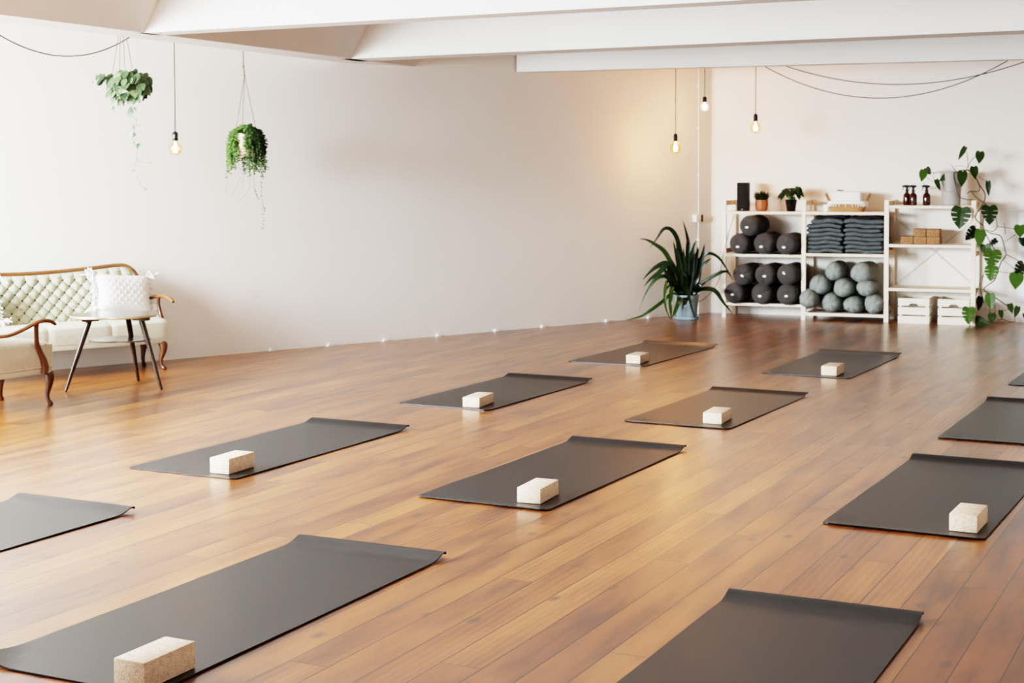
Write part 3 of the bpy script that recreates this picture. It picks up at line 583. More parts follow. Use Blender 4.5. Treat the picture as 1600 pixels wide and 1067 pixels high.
for side, (uc, w) in enumerate(((1.045,.362),(1.438,.385))):
    z = .6905; hs = [.044,.044,.043,.045,.046,.043,.045,.052]
    for k, h in enumerate(hs):
        nm = 'left' if side == 0 else 'right'; du = .010*math.sin(k*2.1+side); dw = -.03 if (k == 7 and side == 0) else .012*math.cos(k*1.7+side)
        t = thing('folded_blanket', 'folded grey felt blanket, %s of the %s stack' % (ORD[k], nm), 'blanket', tuple(sh(uc+du+(.015 if k == 7 and side == 0 else 0), .255+.008*math.sin(k*3+side), z)), SA+.02*math.sin(k*1.9+side), 'grey blankets stacked in the middle bay')
        blanket(w+dw, .44, h+.004, 100+side*20+k, None, .003 if k > 5 else 0, 1.0+side*2.2).build('blanket_fold', M['blanket'], t, 60)
        e = MB(); ww = (w+dw)/2-.012
        e.tube([((q-.5)*2*ww, -.222+.004*math.sin(8*(q-.5)*2), h*.5+.003*math.sin(5*q+k)) for q in [j/12 for j in range(13)]], .0028, 5)
        e.build('fold_edge', M['blanket'], t); z += h-.0015
for side, (uc, lab) in enumerate(((1.09,'black folded blanket lying on top of the left grey stack'),(1.45,'black folded blanket lying on top of the right grey stack'))):
    t = thing('black_blanket', lab, 'blanket', tuple(sh(uc, .30, .6905+.352)), SA, 'black blankets on the grey stacks')
    blanket(.31, .33, .034, 150+side, None).build('blanket_fold', M['blanket_dk'], t, 60)

# crates
def crate(label, u0):
    t = thing('wooden_crate', label, 'crate', tuple(sh(u0+.152, .0, 0)), SA, 'pine crates under the right bay')
    W, D, Hc = .304, .44, .252; sl = .074; gap = (Hc-3*sl)/2
    for k in range(3):
        z0 = k*(sl+gap); z1 = z0+sl
        poly = [(-W/2,z0),(W/2,z0),(W/2,z1),(-W/2,z1)]
        if k == 2: poly = [(-W/2,z0),(-.05,z0),(-.034,z0+.024),(.034,z0+.024),(.05,z0),(W/2,z0),(W/2,z1),(-W/2,z1)]
        for y in (0, D-.012):
            vs = [(x, y+dy, z) for dy in (0, .012) for x, z in poly]; n = len(poly)
            MB().add(vs, [tuple(range(n)), tuple(range(n, 2*n))[::-1]]+[(i, n+i, n+(i+1) % n, (i+1) % n) for i in range(n)]).build('end_slat', M['crate'], t, ang=0)
        for x in (-W/2+.006, W/2-.006): MB().box((x, D/2, (z0+z1)/2), (.012, D-.024, sl)).build('side_slat', M['crate'], t, ang=0)
    for x in (-W/2+.022, W/2-.022):
        for y in (.024, D-.024): MB().box((x, y, Hc/2), (.02,.024,Hc-.004)).build('corner_post', M['crate'], t, ang=0)
    MB().box((0, D/2, .012), (W-.03, D-.03, .012)).build('base_board', M['crate'], t, ang=0)
crate('slatted pine crate under the right bay, left of two, fully in view', 1.797)
crate('slatted pine crate under the right bay, partly behind a split leaf', 2.186)

# small cork blocks on the right bay
for k, (u, z, lab) in enumerate([(1.862,0,'tan cork block on the right bay board, leftmost of the bottom row'),(1.992,0,'tan cork block on the right bay board, middle of the bottom row'),(2.122,0,'tan cork block on the right bay board, right of the bottom row'),(1.985,.0765,'tan cork block on the upper layer, left of two'),(2.118,.0765,'tan cork block on the upper layer, right of two')]):
    o = block_mesh('cork_block', M['cork_shaded'], (.126,.23,.0755)); o.location = sh(u, .235, .796+z); o.rotation_euler = (0,0,SA)
    tag(o, lab, 'yoga block', 'cork blocks stacked in the right bay')

# speaker, planters, basket
ZT = 1.1185
t = thing('speaker', 'tall black box speaker at the left end of the shelf top', 'speaker', tuple(sh(.172,.15,ZT)), SA)
MB().box((0,0,.1505), (.114,.12,.301), bev=.004).build('cabinet', M['black'], t, 35)
MB().box((0,-.062,.1505), (.104,.006,.288), bev=.002).build('grille', M['grille'], t, 35)
MB().box((0,-.0655,.018), (.02,.002,.005)).build('badge', M['chrome'], t)

t = thing('succulent_planter', 'small bushy succulent in a faceted tan wooden pot on the shelf top', 'plant', tuple(sh(.366,.15,ZT)), SA)
MB().lathe([(.045,0),(.062,.022),(.068,.07),(.066,.118),(.058,.118),(.057,.1)], n=9).build('pot', M['terra'], t, ang=0)
MB().lathe([(.001,.104),(.057,.104)], n=16).build('soil', M['soil'], t)
mb = MB(); rnd = random.Random(3)
for k in range(240):
    a = rnd.random()*6.28; rr = .062*math.sqrt(rnd.random()); b = Vector((math.cos(a)*rr*.8, math.sin(a)*rr*.8, .105)); d = Vector((math.cos(a)*rr*1.0, math.sin(a)*rr*1.0, (.055+rnd.random()*.03-rr*.3)*1.45))
    leaf(mb, b, b+d*(.85+.3*rnd.random()), .011, (math.cos(a), math.sin(a), .4), OVAL, .2, .1, .15+.5*rnd.random())
mb.build('foliage', M['leaf_dark'], t)

t = thing('potted_houseplant', 'broad leafed plant in a glossy black pot on the shelf top', 'plant', tuple(sh(.677,.15,ZT)), SA)
MB().lathe([(.044,0),(.046,.004),(.062,.118),(.064,.124),(.060,.124),(.056,.11)], n=28).build('pot', M['black_gloss'], t)
MB().lathe([(.001,.112),(.058,.112)], n=16).build('soil', M['soil'], t)
mb = MB(); st = MB(); rnd = random.Random(11)
for k in range(22):
    a = k*2.4; rr = .025+.085*((k*7) % 22)/22; hh = .20+.05*rnd.random()-.6*max(0, rr-.06)
    p = Vector((math.cos(a)*rr, math.sin(a)*rr*.8, hh)); st.tube(smooth([(math.cos(a)*.01, math.sin(a)*.01, .11), (p.x*.5, p.y*.5, hh*.9), p], 3), .002, 5)
    d = Vector((math.cos(a)*.05, math.sin(a)*.05, -.012-.35*rr)); leaf(mb, p, p+d*1.25, .058, (.2*math.cos(a), -.6, 1), HEART, .15, .2, .1+.45*rnd.random())
for k, (x, z, tx, tz) in enumerate([(-.075,.19,-.105,.11),(-.06,.21,-.10,.19),(.075,.20,.10,.12),(.085,.245,.125,.17),(.05,.24,.11,.24),(.03,.15,.02,.10)]):
    st.tube(smooth([(0,0,.11),(x*.5,-.02,z),(x,-.03,z)], 3), .002, 5); leaf(mb, (x,-.03,z), (tx,-.045,tz), .052, (.3,-1,.5), HEART, .15, .25, .12+.2*(k % 3))
mb.build('foliage', M['leaf_dark'], t); st.build('stems', M['stem_green'], t)

o = thing('white_cup', 'small white ceramic cup on the shelf top left of the basket', 'cup', tuple(sh(1.051,.12,ZT)))
MB().lathe([(.026,0),(.031,.004),(.034,.072),(.030,.072),(.027,.008),(.001,.008)], n=24).build('cup_body', M['white'], o)

t = thing('woven_basket', 'woven tan basket with a white fringed liner on the shelf top', 'basket', tuple(sh(1.262,.165,ZT)), SA)
def rr_prof(mb, prof, n=48, hole=True):
    vs = []
    for (ax, ay, z) in prof:
        for k in range(n):
            th = 2*PI*k/n; c, s = math.cos(th), math.sin(th); vs.append((math.copysign(abs(c)**.55, c)*ax, math.copysign(abs(s)**.55, s)*ay, z))
    m = len(prof); mb.add(vs, [(i*n+k, i*n+(k+1) % n, (i+1)*n+(k+1) % n, (i+1)*n+k) for i in range(m-1) for k in range(n)]+[tuple(range(n))[::-1]])
mb = MB(); rr_prof(mb, [(.165,.10,0)]+[(.168+.022*q/8+(.003 if q % 2 else 0), .105+.018*q/8+(.003 if q % 2 else 0), .01+q*.0085) for q in range(9)]+[(.182,.116,.08),(.17,.105,.02)]); mb.build('basket_body', M['wicker'], t)
mb = MB(); rr_prof(mb, [(.193,.126,.080),(.196,.129,.094),(.194,.127,.108),(.186,.119,.110),(.180,.114,.08)]); mb.build('liner', M['cloth'], t)
mb = MB(); mb.tube([(math.copysign(abs(math.cos(q))**.55, math.cos(q))*.198, math.copysign(abs(math.sin(q))**.55, math.sin(q))*.131, .088) for q in [2*PI*k/64 for k in range(65)]], .004, 5)
for k in range(44):
    th = 2*PI*k/44; c, s = math.cos(th), math.sin(th); x, y = math.copysign(abs(c)**.55, c)*.198, math.copysign(abs(s)**.55, s)*.131
    mb.tube([(x, y, .086), (x*1.01, y*1.01, .066), (x*1.005, y*1.01, .050+.004*(k % 3))], [.004,.006,.003], 6)
mb.build('fringe', M['cloth'], t)
for s in (-1, 1):
    MB().tube(smooth([(s*.19,-.05,.11),(s*.215,-.04,.165),(s*.225,0,.185),(s*.215,.04,.165),(s*.19,.05,.11)], 5), .008, 6).build('handle', M['tan_leather'], t, label='tan loop handle')
t = thing('folded_towel', 'folded white towel standing out of the woven basket', 'towel', tuple(sh(1.262,.165,ZT+.10)), SA)
mb = MB(); mb.box((0,-.03,.055), (.285,.10,.11), bev=.022); mb.box((0,.05,.05), (.26,.06,.10), bev=.02); mb.build('towel_fold', M['cloth'], t, 60)
MB().tube([(-.13,-.082,.05),(0,-.083,.053),(.13,-.082,.05)], .003, 5).build('fold_edge', M['cloth'], t)
o = thing('small_clip', 'tiny dark clip lying on the folded white towel', 'clip', tuple(sh(1.19,.13,ZT+.209)), SA)
MB().tube(smooth([(-.03,0,.007),(-.015,0,.012),(0,0,.006),(.015,0,.012),(.03,0,.007)], 4), .006, 6).build('clip_body', M['black'], o)

# spray bottles
def spray(label, u, v):
    t = thing('spray_bottle', label, 'bottle', tuple(sh(u, v, 1.1875)), SA+.15, 'amber spray bottles on the shelf top')
    MB().lathe([(.030,0),(.036,.004),(.0375,.012),(.0375,.098),(.034,.112),(.022,.124),(.0145,.130),(.0145,.138)], n=24).build('bottle_body', M['amber'], t)
    MB().lathe([(.017,.134),(.017,.156),(.012,.160),(.011,.176)], n=18).build('collar', M['black'], t)
    k = MB(); k.prism([(-.052,.196),(-.05,.186),(-.02,.184),(-.012,.172),(.014,.172),(.02,.182),(.034,.186),(.032,.200),(.012,.206),(-.03,.206)], -.010, .010, Matrix.Rotation(PI/2, 4, 'X'))
    k.build('spray_head', M['black'], t, ang=30)
    MB().tube(smooth([(-.030,0,.186),(-.036,0,.170),(-.046,0,.152)], 4), .0045, 6).build('trigger', M['black'], t)
spray('amber spray bottle on the shelf top, left of the touching pair', 1.855, .16)
spray('amber spray bottle on the shelf top, right of the touching pair', 1.925, .10)
spray('amber spray bottle standing apart, beside the grey bucket', 2.055, .11)

# ---------------------------------------------------------------- trailing monstera
CAMN = (.31,-.95,.12)
t = thing('trailing_monstera', 'large trailing monstera in a grey bucket, vines falling past the shelf to the floor', 'plant', tuple(sh(2.29,.15,1.1875)))
inv = Matrix.Translation(-t.location)
mb = MB(); prof = [(.085,0),(.09,.004)]+[(.09+.016*q/20+(.0022 if q in (9,10,14,15) else 0), .004+.33*q/20) for q in range(1, 21)]+[(.110,.338),(.106,.344),(.100,.338),(.096,.28)]
mb.lathe(prof, n=36).build('bucket', M['pot_grey'], t)
MB().lathe([(.001,.30),(.099,.30)], n=24).build('soil', M['soil'], t)
mb = MB()
for pts, w in MON_STEM: mb.tube([inv @ q for q in smooth(pts, 4)], [w*.8]*(4*(len(pts)-1)+1), 6)
mb.build('stems', M['stem'], t)
mb = MB(); rnd = random.Random(5)
for (ax, ay, az, bx, by, bz, w, sp, tone) in MON_LEAF:
    n = Vector(CAMN)+Vector((rnd.uniform(-.35,.35), 0, rnd.uniform(-.1,.4)))
    leaf(mb, inv @ Vector((ax,ay,az)), inv @ Vector((bx,by,bz)), w, n, SPLIT if sp else HEART, .12, .06, tone)
mb.build('foliage', M['leaf_mon'], t)

# floor plant
PP = Vector((-5.413,15.09,0))
t = thing('strap_leaf_plant', 'big strap leafed plant in a pale blue grey pot on the floor in the corner', 'plant', tuple(PP))
MB().lathe([(.098,.012),(.104,.02),(.126,.245),(.130,.255),(.124,.255),(.118,.22)], n=32).build('pot', M['pot_blue'], t)
MB().lathe([(.105,0),(.122,.004),(.126,.026),(.121,.028),(.112,.012),(.001,.012)], n=32).build('saucer', M['pot_blue'], t)
MB().lathe([(.001,.232),(.120,.232)], n=20).build('soil', M['soil'], t)
mb = MB(); rnd = random.Random(8)
for i, (pts, w) in enumerate(STRAP):
    P = [Vector(p)-PP for p in pts]; b = Vector((max(-.07,min(.07,P[0].x*.5)), max(-.06,min(.06,P[0].y)), .235)); P = [b]+P
    for p in P:
        p.z = max(p.z, .008); dd = (p+PP-WC).dot(WLn)
        if dd < .06: p += WLn*(.06-dd)
    strap(mb, P, w*1.05, .05+.45*rnd.random() if i not in (12,13,14,15,18) else .5+.4*rnd.random(), (.31,-.9,.35), .25)
for k in range(14):
    a = k*2.4; h = .35+.25*rnd.random(); strap(mb, [(.03*math.cos(a),.03*math.sin(a),.235),(.08*math.cos(a),.08*math.sin(a),.235+h*.5),(.14*math.cos(a),.12*math.sin(a)-.02,.235+h)], .045, .05+.2*rnd.random())
mb.build('foliage', M['leaf_strap'], t)
o = MB().tube(smooth([(-5.02,15.52,1.13),(-5.06,15.40,.9),(-5.12,15.38,.62),(-5.15,15.36,.42),(-5.20,15.32,.30),(-5.26,15.25,.22),(-5.32,15.2,.18),(-5.34,15.22,.30)], 5), .003, 5).build('power_cord', M['cable'])
tag(o, 'thin black cord hanging from the shelf end down behind the floor plant', 'cord')

# ---------------------------------------------------------------- hanging plants
t = thing('hanging_pothos', 'grey green pothos hanging in a pot under the beam, far left', 'plant', (-7.32,8.584,2.5)); O = Vector(t.location)
mb = MB()
for a, b in POTHOS_ROPE: mb.tube([Vector(a)-O, Vector(b)-O], .0028, 5)
mb.build('rope', M['jute'], t)
c0 = Vector(POTHOS_C[0])-O
MB().lathe([(.045,-.10),(.062,-.095),(.086,0),(.094,.012),(.088,.012),(.08,-.03)], (c0.x-.01, c0.y, c0.z+.0), n=24).build('pot', M['white'], t)
MB().lathe([(.001,-.02),(.084,-.02)], (c0.x-.01, c0.y, c0.z), n=18).build('soil', M['soil'], t)
r0 = Vector(POTHOS_C[3])-O
MB().tube([(r0.x+math.cos(a)*.028, r0.y+math.sin(a)*.028, r0.z) for a in [2*PI*k/16 for k in range(17)]], .003, 5).tube([(r0.x,r0.y,r0.z),(r0.x,r0.y,r0.z+.05)], .003, 5).build('hanger_ring', M['jute'], t)
mb = MB(); st = MB(); rnd = random.Random(21)
for P in POTHOS_VINES: st.tube([Vector(p)-O for p in smooth(P, 3)], .0022, 5)
for k in range(215):
    a = rnd.random()*6.28; e = rnd.random()
    d = Vector((math.cos(a)*.155*math.sqrt(e), math.sin(a)*.12*math.sqrt(e), rnd.uniform(-.13,.10)*(1-.45*e)))
    p = Vector((c0.x+.012, c0.y, c0.z+.0))+d
    if d.x < -.06 and d.z > .03: continue
    ax = Vector((math.cos(a)*.5, math.sin(a)*.5, -.8+rnd.uniform(-.3,.3))).normalized()*(.042+.022*rnd.random())
    leaf(mb, p, p+ax, .05+.015*rnd.random(), (d.x*4+rnd.uniform(-.4,.4), -.9+d.y*3, .5), HEART, .15, .15, .08+.75*rnd.random()**1.5)
for k in range(26):
    cc = Vector(POTHOS_C[1])-O; p = cc+Vector((rnd.uniform(-.05,.09), rnd.uniform(-.04,.04), rnd.uniform(-.035,.035))); ax = Vector((rnd.uniform(-.6,.3), -.3, -.5)).normalized()*.045
    leaf(mb, p, p+ax, .046, (rnd.uniform(-.4,.4), -1, .6), HEART, .15, .15, .05+.3*rnd.random())
for P, w in POTHOS_BIG:
    p = Vector(P)-O; L = w*.2436*10.9/2395*1.3; ax = Vector((rnd.uniform(-.7,.7), -.2, -.75)).normalized()*L
    leaf(mb, p-ax*.5, p+ax*.5, L*.85, (rnd.uniform(-.6,.6), -1, .3), HEART, .15, .1, .2+.5*rnd.random())
mb.build('foliage', M['leaf_poth'], t); st.build('vines', M['stem_green'], t)

t = thing('hanging_fern', 'bright green trailing plant hanging on a knotted cord beside the lone bulb', 'plant', (-7.382,10.109,2.5)); O = Vector(t.location)
R4 = [Vector(p)-O for p in FERN_ROPE]; mb = MB(); mb.tube([R4[0], R4[1], R4[2]], .005, 6)
mb.sphere(R4[1], .010, 8, 6); mb.sphere(R4[2], .009, 8, 6)
for p in R4[3:]: mb.tube([R4[2], p], .0028, 5)
mb.build('rope', M['jute'], t)
c0 = Vector(FERN_C[1])-O
MB().lathe([(.05,-.11),(.085,-.09),(.105,-.02),(.108,.07),(.10,.075),(.096,.04)], c0, n=28).build('pot', simple('pale ceramic with tan mottling', (206,182,152), .6, .2, 25), t)
MB().lathe([(.001,.05),(.10,.05)], c0, n=18).build('soil', M['soil'], t)
mb = MB(); st = MB(); rnd = random.Random(31)
def frond(P, dens, size, t0=.3, t1=.7):
    Q = [Vector(p) for p in smooth(P, 6)]; st.tube(Q, .0013, 4)
    L = sum((Q[i+1]-Q[i]).length for i in range(len(Q)-1)); n = max(3, int(L*dens))
    for k in range(n):
        u = k/n*(len(Q)-1); i = min(int(u), len(Q)-2); p = Q[i].lerp(Q[i+1], u-i)
        a = rnd.random()*6.28; d = Vector((math.cos(a), math.sin(a)*.8, rnd.uniform(-.7,.35))).normalized()*size*rnd.uniform(.6,1.25)
        leaf(mb, p, p+d, size*.55, (rnd.uniform(-.5,.5), -1, .5), OVAL, .2, .15, rnd.uniform(t0, t1))
cu = c0+Vector((0,0,.075))
for k in range(330):
    a = rnd.random()*2*PI; q = math.sqrt(rnd.random()); R = .112*q+.015+.01*rnd.random(); drop = .02+(.03+.30*q*q)*(.15+.85*rnd.random()**.8)
    x, y = math.cos(a)*R, math.sin(a)*R
    if -1.62 < a-2*PI < -1.10 and q > .2: continue      # gap where the pot shows
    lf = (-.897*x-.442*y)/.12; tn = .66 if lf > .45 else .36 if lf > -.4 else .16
    top = .05*(1-q)+.02*rnd.random(); jx, jy = rnd.uniform(-.02,.02), rnd.uniform(-.02,.02)
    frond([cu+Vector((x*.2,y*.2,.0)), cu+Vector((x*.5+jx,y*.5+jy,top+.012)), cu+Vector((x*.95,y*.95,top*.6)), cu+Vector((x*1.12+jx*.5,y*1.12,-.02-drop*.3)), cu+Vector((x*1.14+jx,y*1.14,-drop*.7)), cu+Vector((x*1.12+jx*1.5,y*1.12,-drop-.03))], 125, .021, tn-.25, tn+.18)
for i, P in enumerate(FERN_ST): frond([Vector(p)-O for p in P], 95 if i in (0, 1) else 40 if i in (5,6,8,9) else 14, .017 if i in (0,1,5,6,8,9) else .009, .3, .6)
mb.build('foliage', M['leaf_fern'], t); st.build('vines', M['stem_green'], t)

# ---------------------------------------------------------------- pendant bulbs and cables
def pendant(label, top, zc, R, glass, power, rcol=(1,.54,.28)):
    t = thing('pendant_bulb', label, 'lamp', top, 0, 'bare bulbs hanging on black cords'); h = zc-top[2]; k = R/.0525
    MB().tube([(0,0,.0),(.001,0,h*.5),(0,0,h+.125*k)], .0038, 6).build('cord', M['cable'], t)
    MB().lathe([(.008,.128*k),(.017,.122*k),(.021,.112*k),(.021,.062*k),(.019,.058*k)], (0,0,h), 20).build('socket', M['black'] if zc > 1.72 else M['chrome'], t)
    prof = [(.0005,-R)]+[(R*math.sin(a), -R*math.cos(a)) for a in [PI*j/14 for j in range(1, 12)]]+[(.020*k,.050*k),(.0155*k,.060*k)]
    MB().lathe(prof, (0,0,h), 28).build('bulb', glass, t)
    f = MB()
    for q in range(6):
        a = q*PI/3; f.tube([(math.cos(a)*.007*k, math.sin(a)*.007*k, h+.035*k), (math.cos(a)*.016*k, math.sin(a)*.016*k, h-.032*k)], .0022*k, 5)
    f.tube([(0,0,h+.05*k),(0,0,h+.03*k)], .006*k, 6)
    f.build('filament', M['filament'], t)
    L = bpy.data.lights.new('bulb_light', 'POINT'); L.energy = power; L.color = rcol; L.shadow_soft_size = .03
    lo = bpy.data.objects.new('bulb_light', L); col.objects.link(lo); lo.location = (top[0], top[1], zc)
pendant('lit globe bulb hanging alone between the two hanging plants', (-7.342,9.195,2.5), 1.708, .0525, M['bulb_glass'], 4)
pendant('lit amber globe bulb hanging lowest, in front of the left wall near the corner', (-5.415,14.75,H), 1.776, .060, M['bulb_glass'], P1_)
pendant('small bright round bulb on the shortest cord near the back corner', (-5.26,15.2,H), 2.206, .044, M['bulb_clear'], P2_)
pendant('lit amber globe bulb right of the small bright one, above the shelving', (-4.682,15.1,H), 1.979, .058, M['bulb_glass'], P3_)
def cat(a, b, sag, n=24):
    a, b = Vector(a), Vector(b); return [a.lerp(b, k/n)-Vector((0,0,4*sag*(k/n)*(1-k/n))) for k in range(n+1)]
o = MB().tube(cat((-4.205,13.86,2.502), (-2.08,14.13,2.502), .31), .0045, 6).build('hanging_cable', M['cable']); tag(o, 'black lamp cable looping lower of the two below the back beam', 'cable', 'black cables swagged under the beams')
o = MB().tube(cat((-4.015,13.89,2.502), (-1.90,14.15,2.502), .19), .0045, 6).build('hanging_cable', M['cable']); tag(o, 'black lamp cable looping higher of the two below the back beam', 'cable', 'black cables swagged under the beams')
o = MB().tube(cat((-7.36,8.72,2.502), (-7.36,7.25,2.502), .185), .0045, 6).build('hanging_cable', M['cable']); tag(o, 'black cable swagged from the beam at the upper left corner', 'cable', 'black cables swagged under the beams')

# ---------------------------------------------------------------- sofa
SR = math.atan2(WLd.y, WLd.x); SC = -1.27
sofa = thing('vintage_sofa', 'vintage button tufted sofa in sage green with a carved wooden frame by the wall', 'sofa', tuple(wf(SC, 0, 0)), SR)
HW = .925     # half width ; local x along wall, local y = -distance from wall
def bd(z): return .30-(z-.36)*.40      # distance of the back front face from the wall
def ztop(x):
    a = abs(x)/HW
    z = .762+.036*min(1, (a/.80))**1.7
    if a > .86: z -= .135*(1-math.sqrt(max(0, 1-((a-.86)/.14)**2)))
    return z
def back_pt(u, v):
    x = (u-.5)*2*HW; zt = ztop(x)-.012; z = .375+(zt-.375)*v
    w, h = .0975, .0455; aa = x/w+(z-.43)/(2*h); bb = x/w-(z-.43)/(2*h)
    p = (abs(math.sin(PI*aa))*abs(math.sin(PI*bb)))**.45 if z < 9 else (abs(math.sin(PI*(x/w+(0 if (.775-.43) < 0 else .0)))) )**.45
    zr = .43+h*6
    if z > zr: p = p*max(0, 1-(z-zr)/.03)+(abs(math.sin(PI*x/w))**.4)*min(1, (z-zr)/.03)
    edge = min(1, (zt-z)/.03+.15)*min(1, (HW-abs(x))/.03+.15)
    return Vector((x, -(bd(z)+.026*p*edge), z))
mb = MB(); mb.grid(back_pt, 300, 110)
nb = len(mb.v)
back = mb.build('backrest', M['sage'], sofa, 80)
MB().grid(lambda u, v: Vector(((u-.5)*2*HW, -(bd(.375+(ztop((u-.5)*2*HW)-.387)*v)-.05), .375+(ztop((u-.5)*2*HW)-.387)*v)), 40, 8).build('back_panel', M['sage'], back, 80)
w, h = .0975, .0455; spots = []
for r in range(-1, 8):
    for k in range(-10, 11):
        z = .43+r*h; x = (k+(.5 if r % 2 else 0))*w
        if abs(x) < HW-.03 and z < ztop(x)-.045 and z > .39: spots.append((x, z))
spots.sort(reverse=True); button = None; rest = MB()
for i, (x, z) in enumerate(spots):
    if i >= 100: rest.sphere((x, -(bd(z)+.004), z), .0085, 8, 6, (1,.6,1)); continue
    if button is None: button = MB().sphere((0,0,0), .0085, 8, 6, (1,.6,1)).build('button', M['button'], back)
    else: button = button.copy(); col.objects.link(button)
    button.location = (x, -(bd(z)+.004), z)
if rest.v: rest.build('buttons', M['button'], back)['kind'] = 'stuff'
rail = []
for k in range(121):
    x = (k/120-.5)*2*(HW+.006)*1.0; rail.append(Vector((x, -(bd(ztop(x))-.01), ztop(max(-HW, min(HW, x))))))
rail = [Vector((-HW-.008, -bd(.52)+.0, .50))]+[Vector((-HW-.010, -bd(.6)+.005, .60))]+rail+[Vector((HW+.010, -bd(.6)+.005, .60)), Vector((HW+.008, -bd(.52), .50))]
MB().tube(rail, .019, 8).build('back_frame', M['teak_x'], sofa, 60)
# seat : three upholstered sections
for k, (x0, x1) in enumerate(((-.962,-.5),(-.5,0),(0,.5),(.5,.962))):
    def seat(u, v, x0=x0, x1=x1):
        x = x0+(x1-x0)*u; e = min(1, min(u, 1-u)*14+.0); 
        P = [(.20,.375),(.30,.398),(.42,.405),(.53,.398),(.568,.388),(.584,.372),(.588,.33),(.586,.28),(.584,.252)]
        t_ = v*(len(P)-1); i = min(int(t_), len(P)-2); d, z = [P[i][j]+(P[i+1][j]-P[i][j])*(t_-i) for j in (0, 1)]
        return Vector((x, -(d-(1-e)*.006), z-(1-e)*.006))
    mb = MB(); mb.grid(seat, 24, 32)
    mb.add([(x, y, z) for x in (x0, x1) for y, z in ((-.20,.255),(-.20,.37),(-.3,.39),(-.53,.39),(-.575,.37),(-.58,.255))], [(0,1,2,3,4,5),(6,7,8,9,10,11)[::-1]])
    mb.build('seat_section', M['cream'], sofa, 50)
MB().box((0,-.395,.233), (1.92,.372,.045), bev=.006).build('seat_rail', M['cream'], sofa, 40)
def cabriole(mb, x, y, z1, ox, oy, s=1.0):
    pts = [(0,0,z1),(0+ox*.010,oy*.010,z1*.86),(ox*.006,oy*.006,z1*.62),(-ox*.006,-oy*.006,z1*.36),(0,0,z1*.16),(ox*.012,oy*.012,z1*.055),(ox*.012,oy*.012,0)]
    rs = [.034,.033,.024,.0165,.0135,.019,.015]
    mb.tube([(x+p[0]*s, y+p[1]*s, p[2]) for p in smooth(pts, 4)], [q.x for q in smooth([(r*s,0,0) for r in rs], 4)], 10)
for x, y in ((-.925,-.55),(.925,-.55),(-.925,-.235),(.925,-.235)):
    mb = MB(); cabriole(mb, x, y, .215, 1 if x > 0 else -1, -1 if y < -.4 else 1); mb.build('leg', M['teak'], sofa, 60)
for s in (-1, 1):
    a = MB(); a.tube(smooth([(s*0.920,-.22,.50),(s*0.945,-.30,.535),(s*0.970,-.40,.562),(s*0.985,-.48,.565),(s*0.998,-.555,.548),(s*1.002,-.60,.525)], 5), [q.x for q in smooth([(.014,0,0),(.017,0,0),(.020,0,0),(.021,0,0),(.019,0,0),(.013,0,0)], 5)], 10, flat=.75)
    arm = a.build('armrest', M['teak_x'], sofa, 60)
    b = MB(); b.tube(smooth([(s*0.972,-.42,.555),(s*0.972,-.41,.50),(s*0.980,-.43,.42),(s*0.977,-.47,.34),(s*0.972,-.48,.26)], 4), [q.x for q in smooth([(.014,0,0),(.014,0,0),(.017,0,0),(.022,0,0),(.018,0,0)], 4)], 10)
    b.build('arm_post', M['teak'], arm, 60)

def pillow(label, w, h, loc, rot, seed):
    t = thing('throw_pillow', label, 'pillow', loc, 0, 'white fringed pillows on the sofa'); t.rotation_euler = rot
    rnd = random.Random(seed); mb = MB()
    def pt(u, v, s):
        x, z = (u-.5)*2, (v-.5)*2
        px = x*(1-.06*(1-abs(z))*(abs(x))**2); pz = z*(1-.07*(1-abs(x))*abs(z)**2)
        th = .075*((1-x**4)*(1-z**4))**.55
        th += (.0035*max(0, math.sin((u*w+v*h)*105))*max(0, math.sin((u*w-v*h)*105+1)))*(1 if s < 0 else 0)*((1-x*x)*(1-z*z))**.4*1.8
        return Vector((px*w/2, s*th, pz*h/2))
    mb.grid(lambda u, v: pt(u, v, -1), 70, 50); b2 = MB(); mb.grid(lambda u, v: pt(1-u, v, 1), 70, 50)
    c = mb.build('cushion', M['cloth'], t, 60, merge=True)
    for s in (-1, 1):
        f = MB(); f.tube([(s*(w/2-.014), 0, (k/20-.5)*h) for k in range(21)], .005, 5)
        for k in range(46):
            z = (k/45-.5)*h
            L = .05+.02*rnd.random(); a = rnd.uniform(-.5,.1); x = s*(w/2-.012)
            f.tube([(x, rnd.uniform(-.006,.006), z), (x+s*L*.5, rnd.uniform(-.02,.02), z+L*.4*a), (x+s*L*.8, rnd.uniform(-.03,.02), z+L*a-.012)], [.004,.0045,.003], 5)
        for q in (-1, 1):
            for j in range(7): f.tube([(s*(w/2-.01), 0, q*(h/2-.01)), (s*(w/2+.02+.008*j), rnd.uniform(-.03,.03), q*h/2+rnd.uniform(-.03,.05)), (s*(w/2+.03+.012*j), rnd.uniform(-.04,.04), q*h/2+rnd.uniform(-.05,.04))], [.005,.006,.004], 5)
        f.build('fringe', M['cloth'], t)
    return t
# right pillow leans on the back near the right arm
pc = wf(-.562, .34, .588)
pillow('white woven pillow with tasselled edges leaning on the sofa back behind the table', .47, .31, tuple(pc), (math.radians(-16), math.radians(5), SR+.10), 2)
pc2 = wf(-1.78, .34, .575)
pillow('white fringed pillow at the far left of the sofa, only its fringe in view', .40, .33, tuple(pc2), (math.radians(-16), math.radians(-3), SR-.10), 3)

# ---------------------------------------------------------------- armchair
CR = -.09
ch = thing('vintage_armchair', 'pale upholstered armchair with a curved wooden arm at the left edge', 'armchair', (-7.135,7.652,0), CR)
